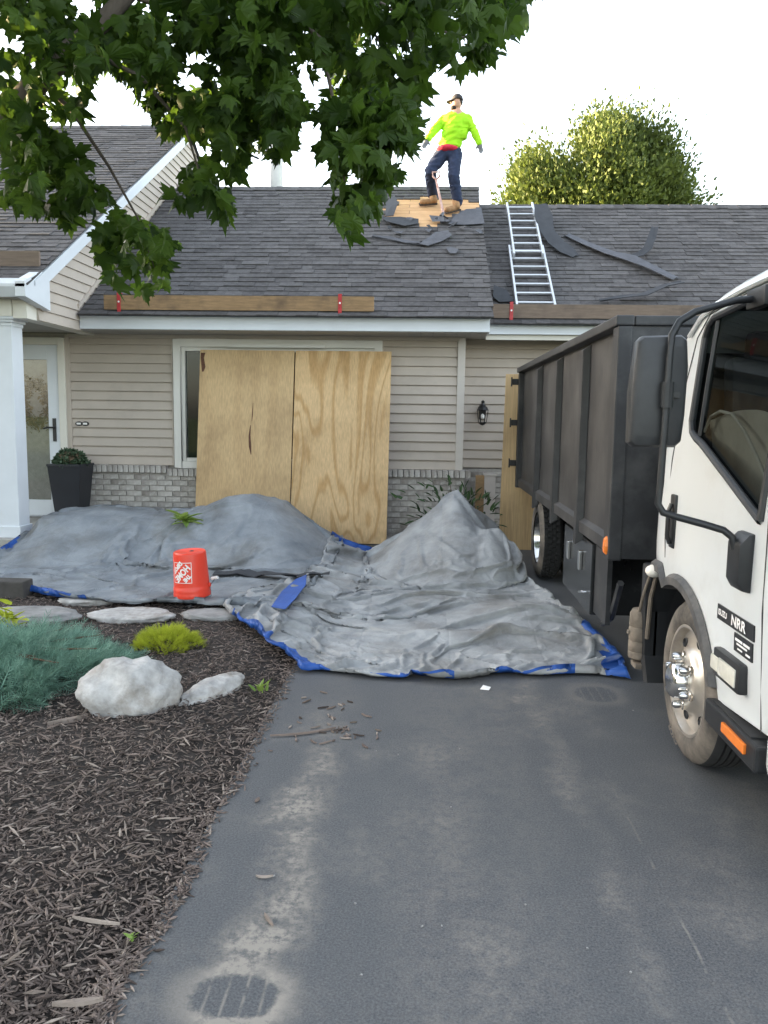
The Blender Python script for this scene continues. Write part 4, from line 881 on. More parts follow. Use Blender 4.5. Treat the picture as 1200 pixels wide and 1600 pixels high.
# wheels
def wheel(x, y, R_, out, kind):
    """outer face looks along out (-1 = towards -X)"""
    w = empty('wheel', (x, y, R_), None, None); w.parent = trk; w.location = Vector((x, y, R_))-WL['dump_truck']; WL[w.name] = Vector((x, y, R_))
    c = (x, y, R_); d = -out; T = .225
    if kind == 'front':
        prof = [(.255, .015), (.27, .0), (.30, -.004), (.335, .002), (.362, .016), (R_-.008, .035), (R_, .055)]
        for a in (.085, .115, .145, .175): prof += [(R_, a-.012), (R_-.012, a-.010), (R_-.012, a-.004), (R_, a-.002)]
        prof += [(R_, .19), (R_-.012, .21), (.33, .225), (.26, .21)]
    else:
        prof = [(.26, .012), (.30, .0), (.345, .004), (.372, .02), (R_-.014, .035), (R_-.014, .19), (.35, .222), (.26, .21)]
    ty = obj('tyre', MB().lathe([(r, d*h) for r, h in prof], c, 72, 'x'), [MT['rubber'], MT['tire_wall']], w, smooth=True)
    for p in ty.data.polygons:
        rr = math.hypot(p.center.y, p.center.z)
        if rr < R_-.014 and p.center.x*out > -.04: p.material_index = 1
    if kind != 'front':
        tb = MB()
        for q in range(44):
            for j, a in enumerate((.045, .085, .125, .165)):
                an = 2*math.pi*(q+(j % 2)*.5)/44; m = Matrix.Rotation(an, 3, 'X')
                tb.obox(Vector(c)+Vector((d*(a+.004), 0, 0))+m @ Vector((0, 0, R_-.008)), (.034, .038, .018), m, .86)
        tag(obj('tread_blocks', tb, MT['rubber'], ty, raw=True), kind='stuff')
        rim = [(.262, .02), (.25, .022), (.245, .05), (.225, .09), (.215, .12), (.13, .125), (.125, .07), (.07, .06), (.0, .06)]
        obj('rim', MB().lathe([(r, d*h) for r, h in rim], c, 40, 'x'), MT['chrome'], w, smooth=True)
    else:
        rim = [(.268, .012), (.258, .006), (.248, .008), (.242, .022), (.236, .045), (.222, .052), (.20, .046), (.165, .036), (.15, .022), (.138, .004), (.12, -.004), (.09, -.004), (.085, .0), (.0, .0)]
        rm = obj('rim', MB().lathe([(r, d*h) for r, h in rim], c, 56, 'x'), MT['rim'], w, smooth=True)
        hubp = [(.085, .0), (.083, -.05), (.074, -.066), (.05, -.074), (.0, -.076)]
        obj('hub_cap', MB().lathe([(r, d*h) for r, h in hubp], c, 28, 'x'), MT['chrome'], w, smooth=True)
        for q in range(6):
            a = rad(60*q+20); p = Vector(c)+Vector((0, .113*math.cos(a), .113*math.sin(a)))
            obj('lug_nut', MB().lathe([(.026, d*.0), (.026, -d*.010), (.019, -d*.014), (.018, -d*.045), (.012, -d*.055), (0, -d*.057)], p, 12, 'x'), MT['chrome'], rm, smooth=True)
        for q in range(6):
            a = rad(60*q-12); p = Vector(c)+Vector((d*.040, .198*math.cos(a), .198*math.sin(a)))
            m = MB(); m.lathe([(.030, 0), (.026, -d*.006), (.022, d*.004), (0, d*.004)], (0, 0, 0), 16, 'x')
            V = [Matrix.Rotation(a, 3, 'X') @ Vector((v[0], v[1]*.72, v[2])) + p for v in m.v]; m.v = [tuple(v) for v in V]
            obj('hand_hole', m, MT['black_metal'], rm)
        # raised maker lettering on the lower sidewall
        V, Fs = text_mesh('TOYO', .05, .001); P = []
        for a, b, cc in V:
            an = rad(-72)+(a/.315)*(1 if out < 0 else -1)*-1; r = .325-b*-1.0-.005
            P.append((x+out*.0065, y+r*math.cos(an)*1.0, R_+r*math.sin(an)))
        obj('lettering', MB().add(P, Fs), MT['tire_wall'], ty)
    return w
wheel(1.245, FWY, WR_, -1, 'front'); wheel(2*TC-1.245, FWY, WR_, 1, 'front')
for s, xo in ((-1, 1.145), (1, 2*TC-1.145)):
    wheel(xo, 8.06, .40, s, 'rear'); wheel(xo-s*.27, 8.06, .40, s, 'rear')
obj('rear_axle', MB().tube([(1.3, 8.06, .40), (3.3, 8.06, .40)], .07).ball((TC, 8.06, .42), .2, .2, .2), MT['black_metal'], trk)
obj('front_axle', MB().tube([(1.4, FWY, .36), (3.2, FWY, .36)], .05), MT['black_metal'], trk)
# frame rails, tool box, guards
for s in (-1, 1): obj('chassis_rail', MB().box(TC+s*.42-.05, TC+s*.42+.05, 2.7, 9.5, .55, .76), MT['body_black'], trk, bevel=.005)
obj('cross_member', MB().box(1.5, 3.1, 4.55, 4.62, .40, .76).box(1.35, 3.25, 6.65, 6.75, .40, .70), MT['body_black'], trk)
tb = obj('tool_box', MB().box(1.15, 1.62, 5.38, 6.45, .27, .76), pmat('gloss black tool box', (.016, .017, .019), .25, .2, 6, dirt=(.08, .08, .08), dscale=3, dlo=.5, dhi=.8), trk, bevel=.008)
for y in (5.72, 6.18): obj('latch', MB().box(1.125, 1.151, y-.03, y+.03, .52, .66), MT['chrome'], tb, bevel=.006)
obj('handle', MB().tube([(1.15, 5.52, .40), (1.12, 5.52, .40), (1.12, 5.62, .38), (1.15, 5.62, .38)], .009, 6), MT['chrome'], tb)
obj('bolt_plate', MB().box(1.17, 1.20, 5.0, 5.36, .30, .76), MT['body_black'], trk)
obj('brace', MB().tube([(1.20, 4.78, .62), (1.22, 5.05, .34), (1.24, 5.36, .22)], .022, 6), MT['body_black'], trk)
obj('fuel_tank', MB().box(1.25, 1.75, 4.42, 4.52, .35, .80), MT['body_black'], trk, bevel=.02)
mf = obj('mud_guard', MB().add([(1.22, 4.30, .78), (1.22, 4.40, .55), (1.23, 4.40, .30), (1.24, 4.34, .16), (1.46, 4.34, .16), (1.46, 4.40, .30), (1.46, 4.40, .55), (1.46, 4.30, .78)]+[(1.235, 4.27, .78), (1.235, 4.36, .55), (1.245, 4.36, .30), (1.255, 4.31, .16), (1.46, 4.31, .16), (1.46, 4.36, .30), (1.46, 4.36, .55), (1.46, 4.27, .78)],
     [(0, 1, 6, 7), (1, 2, 5, 6), (2, 3, 4, 5), (8, 15, 14, 9), (9, 14, 13, 10), (10, 13, 12, 11), (0, 8, 9, 1), (1, 9, 10, 2), (2, 10, 11, 3), (3, 11, 12, 4), (4, 12, 13, 5), (5, 13, 14, 6), (6, 14, 15, 7), (7, 15, 8, 0)]), MT['black_plastic'], trk)
cp_ = [(0, .255), (.045, .256), (.058, .268), (.060, .30), (.056, .305), (.060, .312), (.060, .36), (.056, .365), (.060, .372), (.060, .44), (.055, .447), (.060, .455), (.058, .52), (.045, .545), (.02, .552), (0, .553)]
obj('air_canister', MB().lathe(cp_, (1.235, 4.44, 0), 20), MT['mud'], trk, smooth=True)
obj('canister_bracket', MB().box(1.285, 1.31, 4.36, 4.50, .20, .60).box(1.20, 1.30, 4.37, 4.47, .215, .245).box(1.165, 1.30, 4.425, 4.455, .40, .425), MT['mud'], trk, bevel=.006)
obj('linkage', MB().tube([(1.235, 4.28, .79), (1.215, 4.33, .66), (1.205, 4.36, .55)], .008, 6).tube([(1.26, 4.27, .78), (1.25, 4.32, .64), (1.25, 4.35, .40)], .012, 6), MT['mud'], trk)
obj('bush', MB().ball((1.245, 4.27, .795), .045, .05, .035, 14), MT['cream'], trk, smooth=True)
# dump box
BX, BY0, BY1, BZ0, BZ1 = 1.10, 4.70, 9.62, .80, 2.165
box = empty('dump_box', (TC, 7.1, BZ0), None, None); box.parent = trk; box.location = Vector((TC, 7.1, BZ0))-WL['dump_truck']
for s in (0, 1):
    f = (lambda m: mir(m)) if s else (lambda m: m)
    ys = [BY0, 5.78, 6.90, 8.05, BY1]
    for a, b in zip(ys, ys[1:]):
        obj('side_sheet', f(MB().box(BX+.055, BX+.065, a+.002, b-.002, BZ0+.06, BZ1-.03)), MT['body_steel'], box)
    for y in ys[1:-1]:
        obj('rib', f(MB().prism([(BX, y-.045, BZ0-.10), (BX, y+.045, BZ0-.10), (BX+.054, y+.065, BZ0-.06), (BX+.054, y-.065, BZ0-.06)], (0, 0, BZ1-BZ0+.02))), MT['body_black'], box, bevel=.006)
    obj('front_post', f(MB().box(BX-.004, BX+.075, BY0-.005, BY0+.13, BZ0-.03, BZ1-.03)), MT['body_black'], box, bevel=.008)
    obj('rear_post', f(MB().box(BX-.002, BX+.07, BY1-.10, BY1+.004, BZ0-.02, BZ1-.03)), MT['body_steel'], box, bevel=.008)
    obj('top_rail', f(MB().box(BX-.02, BX+.085, BY0-.01, BY1+.006, BZ1-.029, BZ1+.03)), MT['body_black'], box, bevel=.010)
    obj('bottom_rail', f(MB().prism([(BX+.02, BY0+.13, BZ0), (BX+.02, BY0+.13, BZ0+.075), (BX+.056, BY0+.13, BZ0+.10), (BX+.12, BY0+.13, BZ0)], (0, BY1-BY0-.24, 0))), MT['body_steel'], box)
obj('bulkhead', MB().box(BX+.076, 2*TC-BX-.076, BY0+.012, BY0+.05, BZ0-.02, BZ1-.03), MT['body_black'], box)
for x in (BX+.32, TC-.2, TC+.5): obj('bulkhead_rib', MB().box(x, x+.07, BY0-.03, BY0+.011, BZ0, BZ1-.04), MT['body_black'], box, bevel=.006)
obj('front_rail', MB().box(BX+.086, 2*TC-BX-.086, BY0-.012, BY0+.07, BZ1-.028, BZ1+.028), MT['body_black'], box, bevel=.010)
obj('tail_gate', MB().box(BX+.071, 2*TC-BX-.071, BY1-.05, BY1-.01, BZ0, BZ1-.2), MT['body_black'], box)
obj('box_floor', MB().box(BX+.066, 2*TC-BX-.066, BY0+.051, BY1-.06, BZ0+.02, BZ0+.05), MT['body_black'], box)
obj('marker_lamp', MB().lathe([(.0, -.02), (.025, -.018), (.032, -.006), (.034, .0)], (BX-.004, BY0+.04, BZ0+.055), 14, 'x'), MT['amber'], box)
for v in bpy.data.objects['marker_lamp'].data.vertices: v.co.z = (v.co.z-.055)*1.7+.055
for z in (2.03, 1.55, 1.07): obj('hinge', MB().box(BX-.075, BX-.004, BY1-.055, BY1-.01, z-.035, z+.035).box(BX-.09, BX-.076, BY1-.06, BY1-.005, z-.055, z+.055), MT['black_metal'], box, bevel=.006)

# ------------------------------------------------------------------ tarpaulins: cloth settled over the covered shrubs
def settle(P, Hm, frames, lo, hi, bend, seed):
    """real cloth run: a sheet with too much material between its loosely held edges buckles and settles on the ground and shrubs"""
    nv, nu, _ = P.shape; gx = np.linspace(P[..., 0].min()-.5, P[..., 0].max()+.5, 90); gy = np.linspace(P[..., 1].min()-.5, P[..., 1].max()+.5, 110)
    X, Y = np.meshgrid(gx, gy); V = np.stack([X, Y, Hm(X, Y)], -1).reshape(-1, 3); f = np.arange(109)[:, None]*90+np.arange(89)[None]
    cme = bpy.data.meshes.new('c'); cme.from_pydata(V.tolist(), [], np.stack([f, f+1, f+91, f+90], -1).reshape(-1, 4).tolist()); co = bpy.data.objects.new('c', cme); COL.objects.link(co)
    co.modifiers.new('col', 'COLLISION'); co.collision.thickness_outer = .008; co.collision.cloth_friction = 20; co.collision.use_culling = False
    f = np.arange(nv-1)[:, None]*nu+np.arange(nu-1)[None]; me = bpy.data.meshes.new('t'); me.from_pydata(P.reshape(-1, 3).tolist(), [], np.stack([f, f+1, f+1+nu, f+nu], -1).reshape(-1, 4).tolist())
    o = bpy.data.objects.new('t', me); COL.objects.link(o); m = o.modifiers.new('cloth', 'CLOTH'); st = m.settings
    st.quality = 4; st.mass = .3; st.tension_stiffness = 15; st.compression_stiffness = 15; st.shear_stiffness = 6; st.bending_stiffness = bend
    st.tension_damping = 5; st.compression_damping = 5; st.bending_damping = .5; st.air_damping = 3; st.shrink_min = lo; st.shrink_max = hi
    m.collision_settings.distance_min = .008; m.collision_settings.friction = 20; m.collision_settings.use_self_collision = False
    idx = np.arange(nv*nu).reshape(nv, nu); vg = o.vertex_groups.new(name='pin'); bd = np.concatenate([idx[0], idx[-1], idx[:, 0], idx[:, -1]]); bd = bd[(np.arange(len(bd))//4) % 3 == 0]
    vg.add([int(i) for i in bd], 1.0, 'REPLACE'); st.vertex_group_mass = 'pin'; st.pin_stiffness = 1.0
    vs_ = o.vertex_groups.new(name='slack'); w = np.clip(vnoise(P[..., 0]*1.4+3, P[..., 1]*1.4, seed)*1.8-.4, 0, 1); ii, jj = np.meshgrid(np.arange(nv), np.arange(nu), indexing='ij'); edge = np.minimum.reduce([ii, nv-1-ii, jj, nu-1-jj]); w = np.maximum(w, np.clip(1-(edge-2)/8, 0, 1)).ravel()
    for q in range(9):
        sel = np.where(np.round(w*8) == q)[0]
        if len(sel): vs_.add([int(i) for i in sel], q/8, 'REPLACE')
    st.vertex_group_shrink = 'slack'
    m.point_cache.frame_start = 1; m.point_cache.frame_end = frames+1; scene.frame_start = 1; scene.frame_end = frames+1
    for k in range(1, frames+1): scene.frame_set(k)
    dg = bpy.context.evaluated_depsgraph_get(); ev = o.evaluated_get(dg); e = ev.to_mesh(); R = np.empty(len(e.vertices)*3); e.vertices.foreach_get('co', R)
    R = R.reshape(nv, nu, 3).copy(); ev.to_mesh_clear(); bpy.data.objects.remove(o); bpy.data.objects.remove(co); bpy.data.meshes.remove(me); bpy.data.meshes.remove(cme); scene.frame_set(1)
    return R
def fbm2(x, y, seed, sc):
    g = np.random.default_rng(seed); o = np.zeros_like(x); a = 1
    for i in range(5):
        for j in range(3):
            t = g.random()*6.28; o += a*np.sin((x*math.cos(t)+y*math.sin(t))*sc*(1.9**i)+g.random()*6.28)/3
        a *= .55
    return o
def vnoise(x, y, seed):
    g = np.random.default_rng(seed); T = g.random((64, 64)); xi = np.floor(x).astype(int); yi = np.floor(y).astype(int); fx = x-xi; fy = y-yi
    fx = fx*fx*(3-2*fx); fy = fy*fy*(3-2*fy); q = lambda a, b: T[a % 64, b % 64]
    return (q(xi, yi)*(1-fx)+q(xi+1, yi)*fx)*(1-fy)+(q(xi, yi+1)*(1-fx)+q(xi+1, yi+1)*fx)*fy
def gs(x, y, cx, cy, rx, ry, h, p=1.0): return h*np.exp(-(((x-cx)/rx)**2+((y-cy)/ry)**2)**p)
def H_left(x, y):
    """shrubs under the sheet: a long hedge-like bank with a taller bush, sheet tented down to the ground in front"""
    top = np.interp(x, [-4.6, -4.35, -4.1, -3.7, -3.3, -2.9, -2.5, -2.2, -1.95, -1.65, -1.3, -1.0, -.7], [.08, .26, .46, .50, .46, .45, .52, .66, .70, .62, .36, .16, .09])
    f = np.interp(y, [7.2, 7.45, 8.0, 8.5, 8.75, 9.1, 9.35, 9.6], [0, .05, .45, .90, 1.0, .98, .80, .45])
    stem = .05*np.maximum(0, np.sin(x*7.5+1.3*np.sin(x*2.1)+.8*y))*np.clip(4*f*(1-f), 0, 1)
    return np.maximum(top*f+stem, .075)+.012*fbm2(x, y, 4, 2.5)
def H_right(x, y):
    ax = np.where(x < .33, .95, .78); ay = np.where(y < 8.75, 1.65, .8); r = np.sqrt(((x-.33)/ax)**2+((y-8.75)/ay)**2); th = np.arctan2(y-8.75, x-.33)
    h = .76*np.clip(1-r, 0, 1)**1.2*(1+.14*np.sin(th*4+.6)*np.clip(r*2, 0, 1)); r2 = np.sqrt(((x-.66)/.42)**2+((y-8.15)/.75)**2); h = np.maximum(h, .46*np.clip(1-r2, 0, 1)**.7)
    h = h+gs(x, y, -.1, 6.7, .6, .25, .07)+gs(x, y, .8, 6.3, .35, .3, .10)+gs(x, y, .3, 5.6, .7, .12, .06)
    return np.maximum(h, .004+.075*np.clip((-.70-x)/.25, 0, 1))
def tarp(name, label, left, right, nu, nv, slack, bend, H, mat, blue, seed, group=None, frames=30):
    v = np.linspace(0, 1, nv)[:, None]; u = np.linspace(0, 1, nu)[None, :]
    def curve(pts, t):
        k = np.linspace(0, 1, len(pts)); return np.stack([np.interp(t, k, [p[i] for p in pts]) for i in (0, 1)], -1)
    Lc, Rc = curve(left, v[:, 0]), curve(right, v[:, 0])
    P2 = Lc[:, None, :]*(1-u[..., None])+Rc[:, None, :]*u[..., None]
    uu = np.broadcast_to(u, (nv, nu)); vv = np.broadcast_to(v, (nv, nu))
    P2 = P2.copy(); P2[..., 1] += .05*np.sin(uu*9+1)*(1-vv)+.03*np.sin(uu*23)*(1-vv); P2[..., 0] += .04*np.sin(vv*11)*np.abs(uu-.5)
    x, y = P2[..., 0], P2[..., 1]
    P = np.concatenate([P2, (H(x, y)+.02+.05*vnoise(x*3, y*3, seed)+.03*vnoise(x*7, y*7, seed+1))[..., None]], 2)
    P[0, :, 2] = H(x[0], y[0])+.012; P[:, 0, 2] = H(x[:, 0], y[:, 0])+.012; P[:, -1, 2] = H(x[:, -1], y[:, -1])+.012
    P = settle(P, H, frames, slack[0], slack[1], bend, seed)
    fc = (np.arange(nv-1)[:, None]*nu+np.arange(nu-1)[None, :]); Fs = np.stack([fc, fc+1, fc+1+nu, fc+nu], -1).reshape(-1, 4)
    o = obj(name, (P.reshape(-1, 3), Fs), [mat, MT['tarp_blue']], smooth=True, raw=True)
    uc = (uu[:-1, :-1]+.5/nu).ravel(); vc = (vv[:-1, :-1]+.5/nv).ravel()
    b = blue(uc, vc).astype(np.int32); o.data.polygons.foreach_set('material_index', b)
    sd = o.modifiers.new('thickness', 'SOLIDIFY'); sd.thickness = .003; sd.offset = -1
    return tag(o, label, 'tarp', group), P
tl, PL = tarp('tarpaulin', 'slate grey tarp draped over the shrubs below the windows, blue underside at its edge',
     [(-3.50, 6.40), (-4.15, 7.05), (-4.42, 8.1), (-4.40, 9.40)], [(-1.05, 5.98), (-.95, 7.3), (-.95, 8.3), (-.90, 9.50)], 150, 130, (-.22, -.05), 1.2, H_left, MT['tarp'],
     lambda u, v: (u < .012+.012*np.sin(v*30)) | ((v < .055*np.clip(1-u*3.2, 0, 1)+.003)), 5)
def HR(x, y): return np.maximum(H_right(x, y), np.where((x < -.6) & (y > 6.2), H_left(x, y)*np.clip((-.6-x)/.4, 0, 1)+.012, 0))
tr_, PR = tarp('tarpaulin', 'silver grey tarp spread crumpled over the driveway, rising to a tall peak',
     [(-.74, 4.72), (-1.15, 5.3), (-1.55, 6.05), (-1.25, 6.9), (-1.05, 7.8), (-1.05, 9.1)], [(1.30, 4.86), (1.27, 5.5), (1.22, 6.3), (1.10, 7.1), (1.02, 7.8), (.98, 9.2)], 132, 205, (-.30, -.06), 1.5, HR, MT['tarp_pale'],
     lambda u, v: ((v < .012) & (np.sin(u*17+2) > -.5)) | ((u < .075*np.clip(1.05-v*3.0, 0, 1))) | ((u > .93) & (v < .16)) | ((u > .965) & (v < .36) & (v > .1)) | ((v > .97) & (u < .75)), 9)
# dark felt strip lying across the two tarps
def on_tarp(P, x, y):
    d = (P[..., 0]-x)**2+(P[..., 1]-y)**2; i = np.argsort(d.ravel())[:6]; return float(P[..., 2].ravel()[i].max())
def ground_px(px, py, z=0):
    d = _F+_R*(px-600)/F_PX+_U*(800-py)/F_PX; t = (z-EYE)/d[2]; return Vector((d[0]*t, d[1]*t, z))
fc_ = [ground_px(x, y, .09) for x, y in ((424, 968), (440, 938), (462, 916), (479, 912), (478, 930), (462, 954), (446, 972))]
fv_ = [Vector((p.x, p.y, max(on_tarp(PR, p.x, p.y), on_tarp(PL, p.x, p.y))+.02)) for p in fc_]
obj('folded_corner', MB().prism(fv_, (0, 0, .006)), MT['tarp_blue'], tr_, bevel=.002)
fs_m = MB(); n = 14
for i in range(n+1):
    t = i/n; c = ground_px(336, 905, .05).lerp(ground_px(514, 906, .10), t); w = .22*(1-.75*t)*(.6+.4*math.sin(t*9)**2)+.03
    for k in range(4):
        y = c.y+w*(k/3-.5)*2.0*.55+.05*math.sin(t*7); z = max(on_tarp(PL, c.x, y), on_tarp(PR, c.x, y) if c.x > -1.5 else 0)+.012+.012*math.sin(t*11+k)
        fs_m.v += [(c.x, y, z+.004), (c.x, y, z-.004)]
for i in range(n):
    for k in range(3):
        a = (i*4+k)*2; b = a+8; fs_m.f += [(a, b, b+2, a+2), (a+1, a+3, b+3, b+1)]
    a = i*8; b = a+8; fs_m.f += [(a, a+1, b+1, b), (a+6, b+6, b+7, a+7)]
tag(obj('felt_strip', fs_m, MT['felt'], smooth=True), 'torn black felt strip lying across both tarps right of the bucket', 'roofing scrap', 'loose roofing scraps')
tag(obj('green_sheet', MB().add(*(lambda V, F_: (V, F_))([(x, y, .02+.16*math.exp(-((x+4.75)/.3)**2-((y-8.05)/.25)**2)+.02*math.sin(x*20)*math.sin(y*17)) for y in np.linspace(7.75, 8.40, 14) for x in np.linspace(-5.2, -4.42, 14)], [(j*14+i, j*14+i+1, (j+1)*14+i+1, (j+1)*14+i) for j in range(13) for i in range(13)])), MT['green_tarp'], smooth=True), 'crumpled dark green sheet on the ground at the porch column foot', 'plastic sheet')

# ------------------------------------------------------------------ bucket over a path light
BXY = at(301, 935, 6.30); bz = .125
pt = empty('path_light', (BXY.x, 6.30, .03), 'black path light stake under the orange bucket', 'path light')
obj('stake', MB().tube([(BXY.x-.02, 6.30, .0), (BXY.x-.015, 6.30, .16), (BXY.x, 6.30, .42)], .014, 8).lathe([(.05, .03), (.045, .05), (.02, .06)], (BXY.x-.02, 6.30, 0), 12), MT['black_metal'], pt)
obj('lamp_head', MB().lathe([(0, .50), (.07, .47), (.08, .44), (.02, .42)], (BXY.x, 6.30, 0), 14), MT['black_metal'], pt, smooth=True)
bk = empty('bucket', (BXY.x, 6.30, bz), 'orange plastic bucket upside down in front of the tarp, white square logo', 'bucket')
TL = Euler((rad(2), rad(-2.5), 0)).to_matrix()
def bkp(r, a, h): return Vector((BXY.x, 6.30, bz))+TL @ Vector((r*math.sin(a), -r*math.cos(a), h))
prof = [(.146, 0.0), (.150, .002), (.152, .012), (.150, .030), (.1485, .034), (.1495, .05), (.1475, .078), (.1435, .082), (.1425, .10), (.131, .355), (.128, .366), (.122, .370), (.116, .366), (.0, .366), (.0, .360), (.124, .355), (.139, .08), (.143, .0), (.146, 0)]
bm_ = MB(); nb = 48
for r, h in prof: bm_.v += [tuple(bkp(r, 2*math.pi*j/nb, h)) for j in range(nb)]
bm_.f = [(i*nb+j, i*nb+(j+1) % nb, (i+1)*nb+(j+1) % nb, (i+1)*nb+j) for i in range(len(prof)-1) for j in range(nb)]
bo = obj('shell', bm_, MT['bucket'], bk, smooth=True)
def bwrap(a, b, off=.0016):
    h = .215+b; r = .1425+(.131-.1425)*(h-.10)/.255+off; return bkp(r, rad(-15)+a/r, h)
def bquad(a0, a1, b0, b1):
    n = 10; m = MB()
    for i in range(n+1):
        a = a0+(a1-a0)*i/n; m.v += [tuple(bwrap(a, b0)), tuple(bwrap(a, b1))]
    m.f = [(2*i, 2*i+2, 2*i+3, 2*i+1) for i in range(n)]; return m
h_ = .084
for q in ((-h_, h_, h_-.005, h_), (-h_, h_, -h_, -h_+.005), (-h_, -h_+.005, -h_+.006, h_-.006), (h_-.005, h_, -h_+.006, h_-.006)): obj('logo_border', bquad(*q), MT['white_print'], bo)
for word, size, da, db, sx in (('THE', .046, -.044, .042, .78), ('HOME', .074, .0, .002, .78), ('DEPOT', .046, .042, -.044, .80)):
    V, Fs = text_mesh(word, size, .0030); c45 = math.cos(rad(45)); P = []
    for a, b, c in V:
        a *= sx; x, y = a*c45-b*c45, a*c45+b*c45; x, y = x+da, y+db; P.append(tuple(bwrap(-x, -y)))
    obj('logo_lettering', MB().add(P, Fs), MT['white_print'], bo)
e0 = bkp(.15, rad(88), .085)
obj('ear', MB().ball(e0, .012, .02, .02, 10), MT['bucket'], bo)
obj('bail', MB().tube([e0+Vector((.004, 0, 0)), e0+Vector((.035, -.02, .035)), e0+Vector((.05, -.03, .06))], .0025, 5).tube([e0+Vector((.004, 0, 0)), e0+Vector((.02, -.03, -.08)), e0+Vector((-.01, -.06, -.16)), e0+Vector((-.05, -.07, -.20))], .0025, 5), MT['steel'], bk)
obj('bail_grip', MB().tube([e0+Vector((.02, -.01, .055)), e0+Vector((.075, -.03, .07))], .013, 8), MT['white_print'], bk)

# ------------------------------------------------------------------ stones
def stone(name, label, c, r, mat, seed, rough=.18, rotz=0, group=None, cut=.35, flat=None, sub=4):
    bm = bmesh.new(); bmesh.ops.create_icosphere(bm, subdivisions=sub, radius=1); m = Matrix.Rotation(rotz, 3, 'Z')
    for v in bm.verts:
        p = v.co.copy(); o = Vector((seed*3.1, seed*1.7, 0))
        d = 1+rough*noise.fractal(p*1.3+o, 1.0, 2.0, 4)+rough*.35*noise.noise(p*5+o)
        cell = noise.voronoi(p*1.6+o)[0]; d -= rough*.5*(cell[1]-cell[0] < .08)*.2
        p = p*d
        if flat: p.z = flat*math.tanh(p.z/flat)
        if p.z < -cut: p.z = -cut
        v.co = m @ Vector((p.x*r[0], p.y*r[1], p.z*r[2]))+Vector((c[0], c[1], c[2]+cut*r[2]))
    bm.verts.index_update(); V = [tuple(v.co) for v in bm.verts]; Fs = [tuple(v.index for v in f.verts) for f in bm.faces]; bm.free()
    o = obj(name, (np.array(V), Fs), mat, smooth=False, raw=True); me = o.data; me.polygons.foreach_set('use_smooth', [True]*len(me.polygons)); return tag(o, label, 'stone', group)
stone('boulder', 'large rounded whitish boulder beside the blue-green juniper', (-1.56, 4.06, .0), (.255, .20, .195), MT['stone_white'], 1.0, .22, rad(8), cut=.45)
stone('rock', 'small low pale rock lying right of the large boulder', (-1.17, 4.30, .02), (.09, .27, .06), MT['stone_white'], 2.3, .25, rad(-24), cut=.4)
stone('flagstone', 'flat whitish flagstone in the mulch between juniper and bucket', (-2.22, 5.86, .02), (.33, .20, .07), MT['stone_white'], 3.7, .16, 0, cut=.5, flat=.45)
stone('flagstone', 'flat grey flagstone behind the golden shrub', (-1.62, 5.98, .02), (.25, .16, .055), MT['stone_grey'], 5.2, .16, 0, cut=.5, flat=.45)
stone('flagstone', 'broad layered grey flagstone behind the juniper', (-3.02, 5.75, .02), (.42, .22, .085), MT['stone_grey'], 6.1, .16, 0, cut=.5, flat=.45)
stone('flagstone', 'pale small flagstone tucked under the blue tarp corner', (-2.78, 6.30, .02), (.22, .11, .06), MT['stone_white'], 8.1, .2, 0, cut=.5, flat=.45)
tag(obj('edging_block', MB().obox((-3.62, 6.42, .11), (.60, .18, .16)), pmat('dark edging block', (.06, .055, .05), .9, .3, 8, .4, 40), bevel=.015), 'dark square edging block behind the layered flagstone', 'edging block')

# ------------------------------------------------------------------ shrubs
def frond(n_pairs, w):
    V = []; F_ = []
    for i in range(n_pairs):
        t = .12+.88*i/n_pairs; l = w*(1-.55*t)
        for s in (-1, 1):
            o = len(V); V += [(0, t-.05, 0), (s*l, t+.16, .05), (s*l*.55, t+.02, .02)]; F_.append((o, o+1, o+2) if s > 0 else (o, o+2, o+1))
    o = len(V); V += [(-.03, 0, 0), (.03, 0, 0), (0, 1.1, 0)]; F_.append((o, o+1, o+2)); return V, F_
fv, ff = frond(7, .26)
def mound(c, r, n, g, lay, size, droop=.0):
    a = g.random(n)*6.283; q = np.sqrt(g.random(n)); x = q*np.cos(a); y = q*np.sin(a)
    edge = 1+.16*np.sin(a*5+1)+.10*np.sin(a*9+2.3)
    zz = np.sqrt(np.clip(1-q**2, 0, 1))*(.75+.25*np.sin(x*7+y*5)*np.cos(y*8-x*3))
    pos = np.stack([c[0]+x*r[0]*edge, c[1]+y*r[1]*edge, c[2]+zz*r[2]*(.55+.5*g.random(n))], 1)
    d = np.stack([np.cos(a)*(q*1.1+.1), np.sin(a)*(q*1.1+.1), np.full(n, lay)-q*droop], 1)+g.normal(size=(n, 3))*.35
    return scatter(fv, ff, pos, frame_from(d, np.array([0, 0, 1.0])+g.normal(size=(n, 3))*.6), size*(.6+.8*g.random(n)))
jn = empty('juniper', (-2.62, 4.55, .0), 'low spreading blue-green juniper at the left of the boulder', 'shrub')
g5 = np.random.default_rng(15)
V1, F1 = mound((-2.66, 4.50, .02), (.82, .64, .19), 5200, g5, .6, .13, .45); V2, F2 = mound((-2.15, 4.80, .02), (.34, .18, .09), 800, g5, .25, .09, .2)
obj('foliage', (np.concatenate([V1, V2]), np.concatenate([F1, F2+len(V1)])), MT['juniper'], jn, raw=True)
sm2 = MB()
for k in range(22):
    a = k*.2856*2; q = .5+.4*((k*37) % 10)/10; sm2.tube([(-2.6, 4.6, .0), (-2.6+.35*q*math.cos(a), 4.6+.35*q*math.sin(a), .16), (-2.6+.8*q*math.cos(a), 4.62+.7*q*math.sin(a), .17)], [.016, .010, .004], 5)
obj('stems', sm2, MT['stem'], jn)
gs_ = empty('golden_shrub', (-1.74, 5.14, .02), 'small round golden-green shrub in front of the bucket', 'shrub')
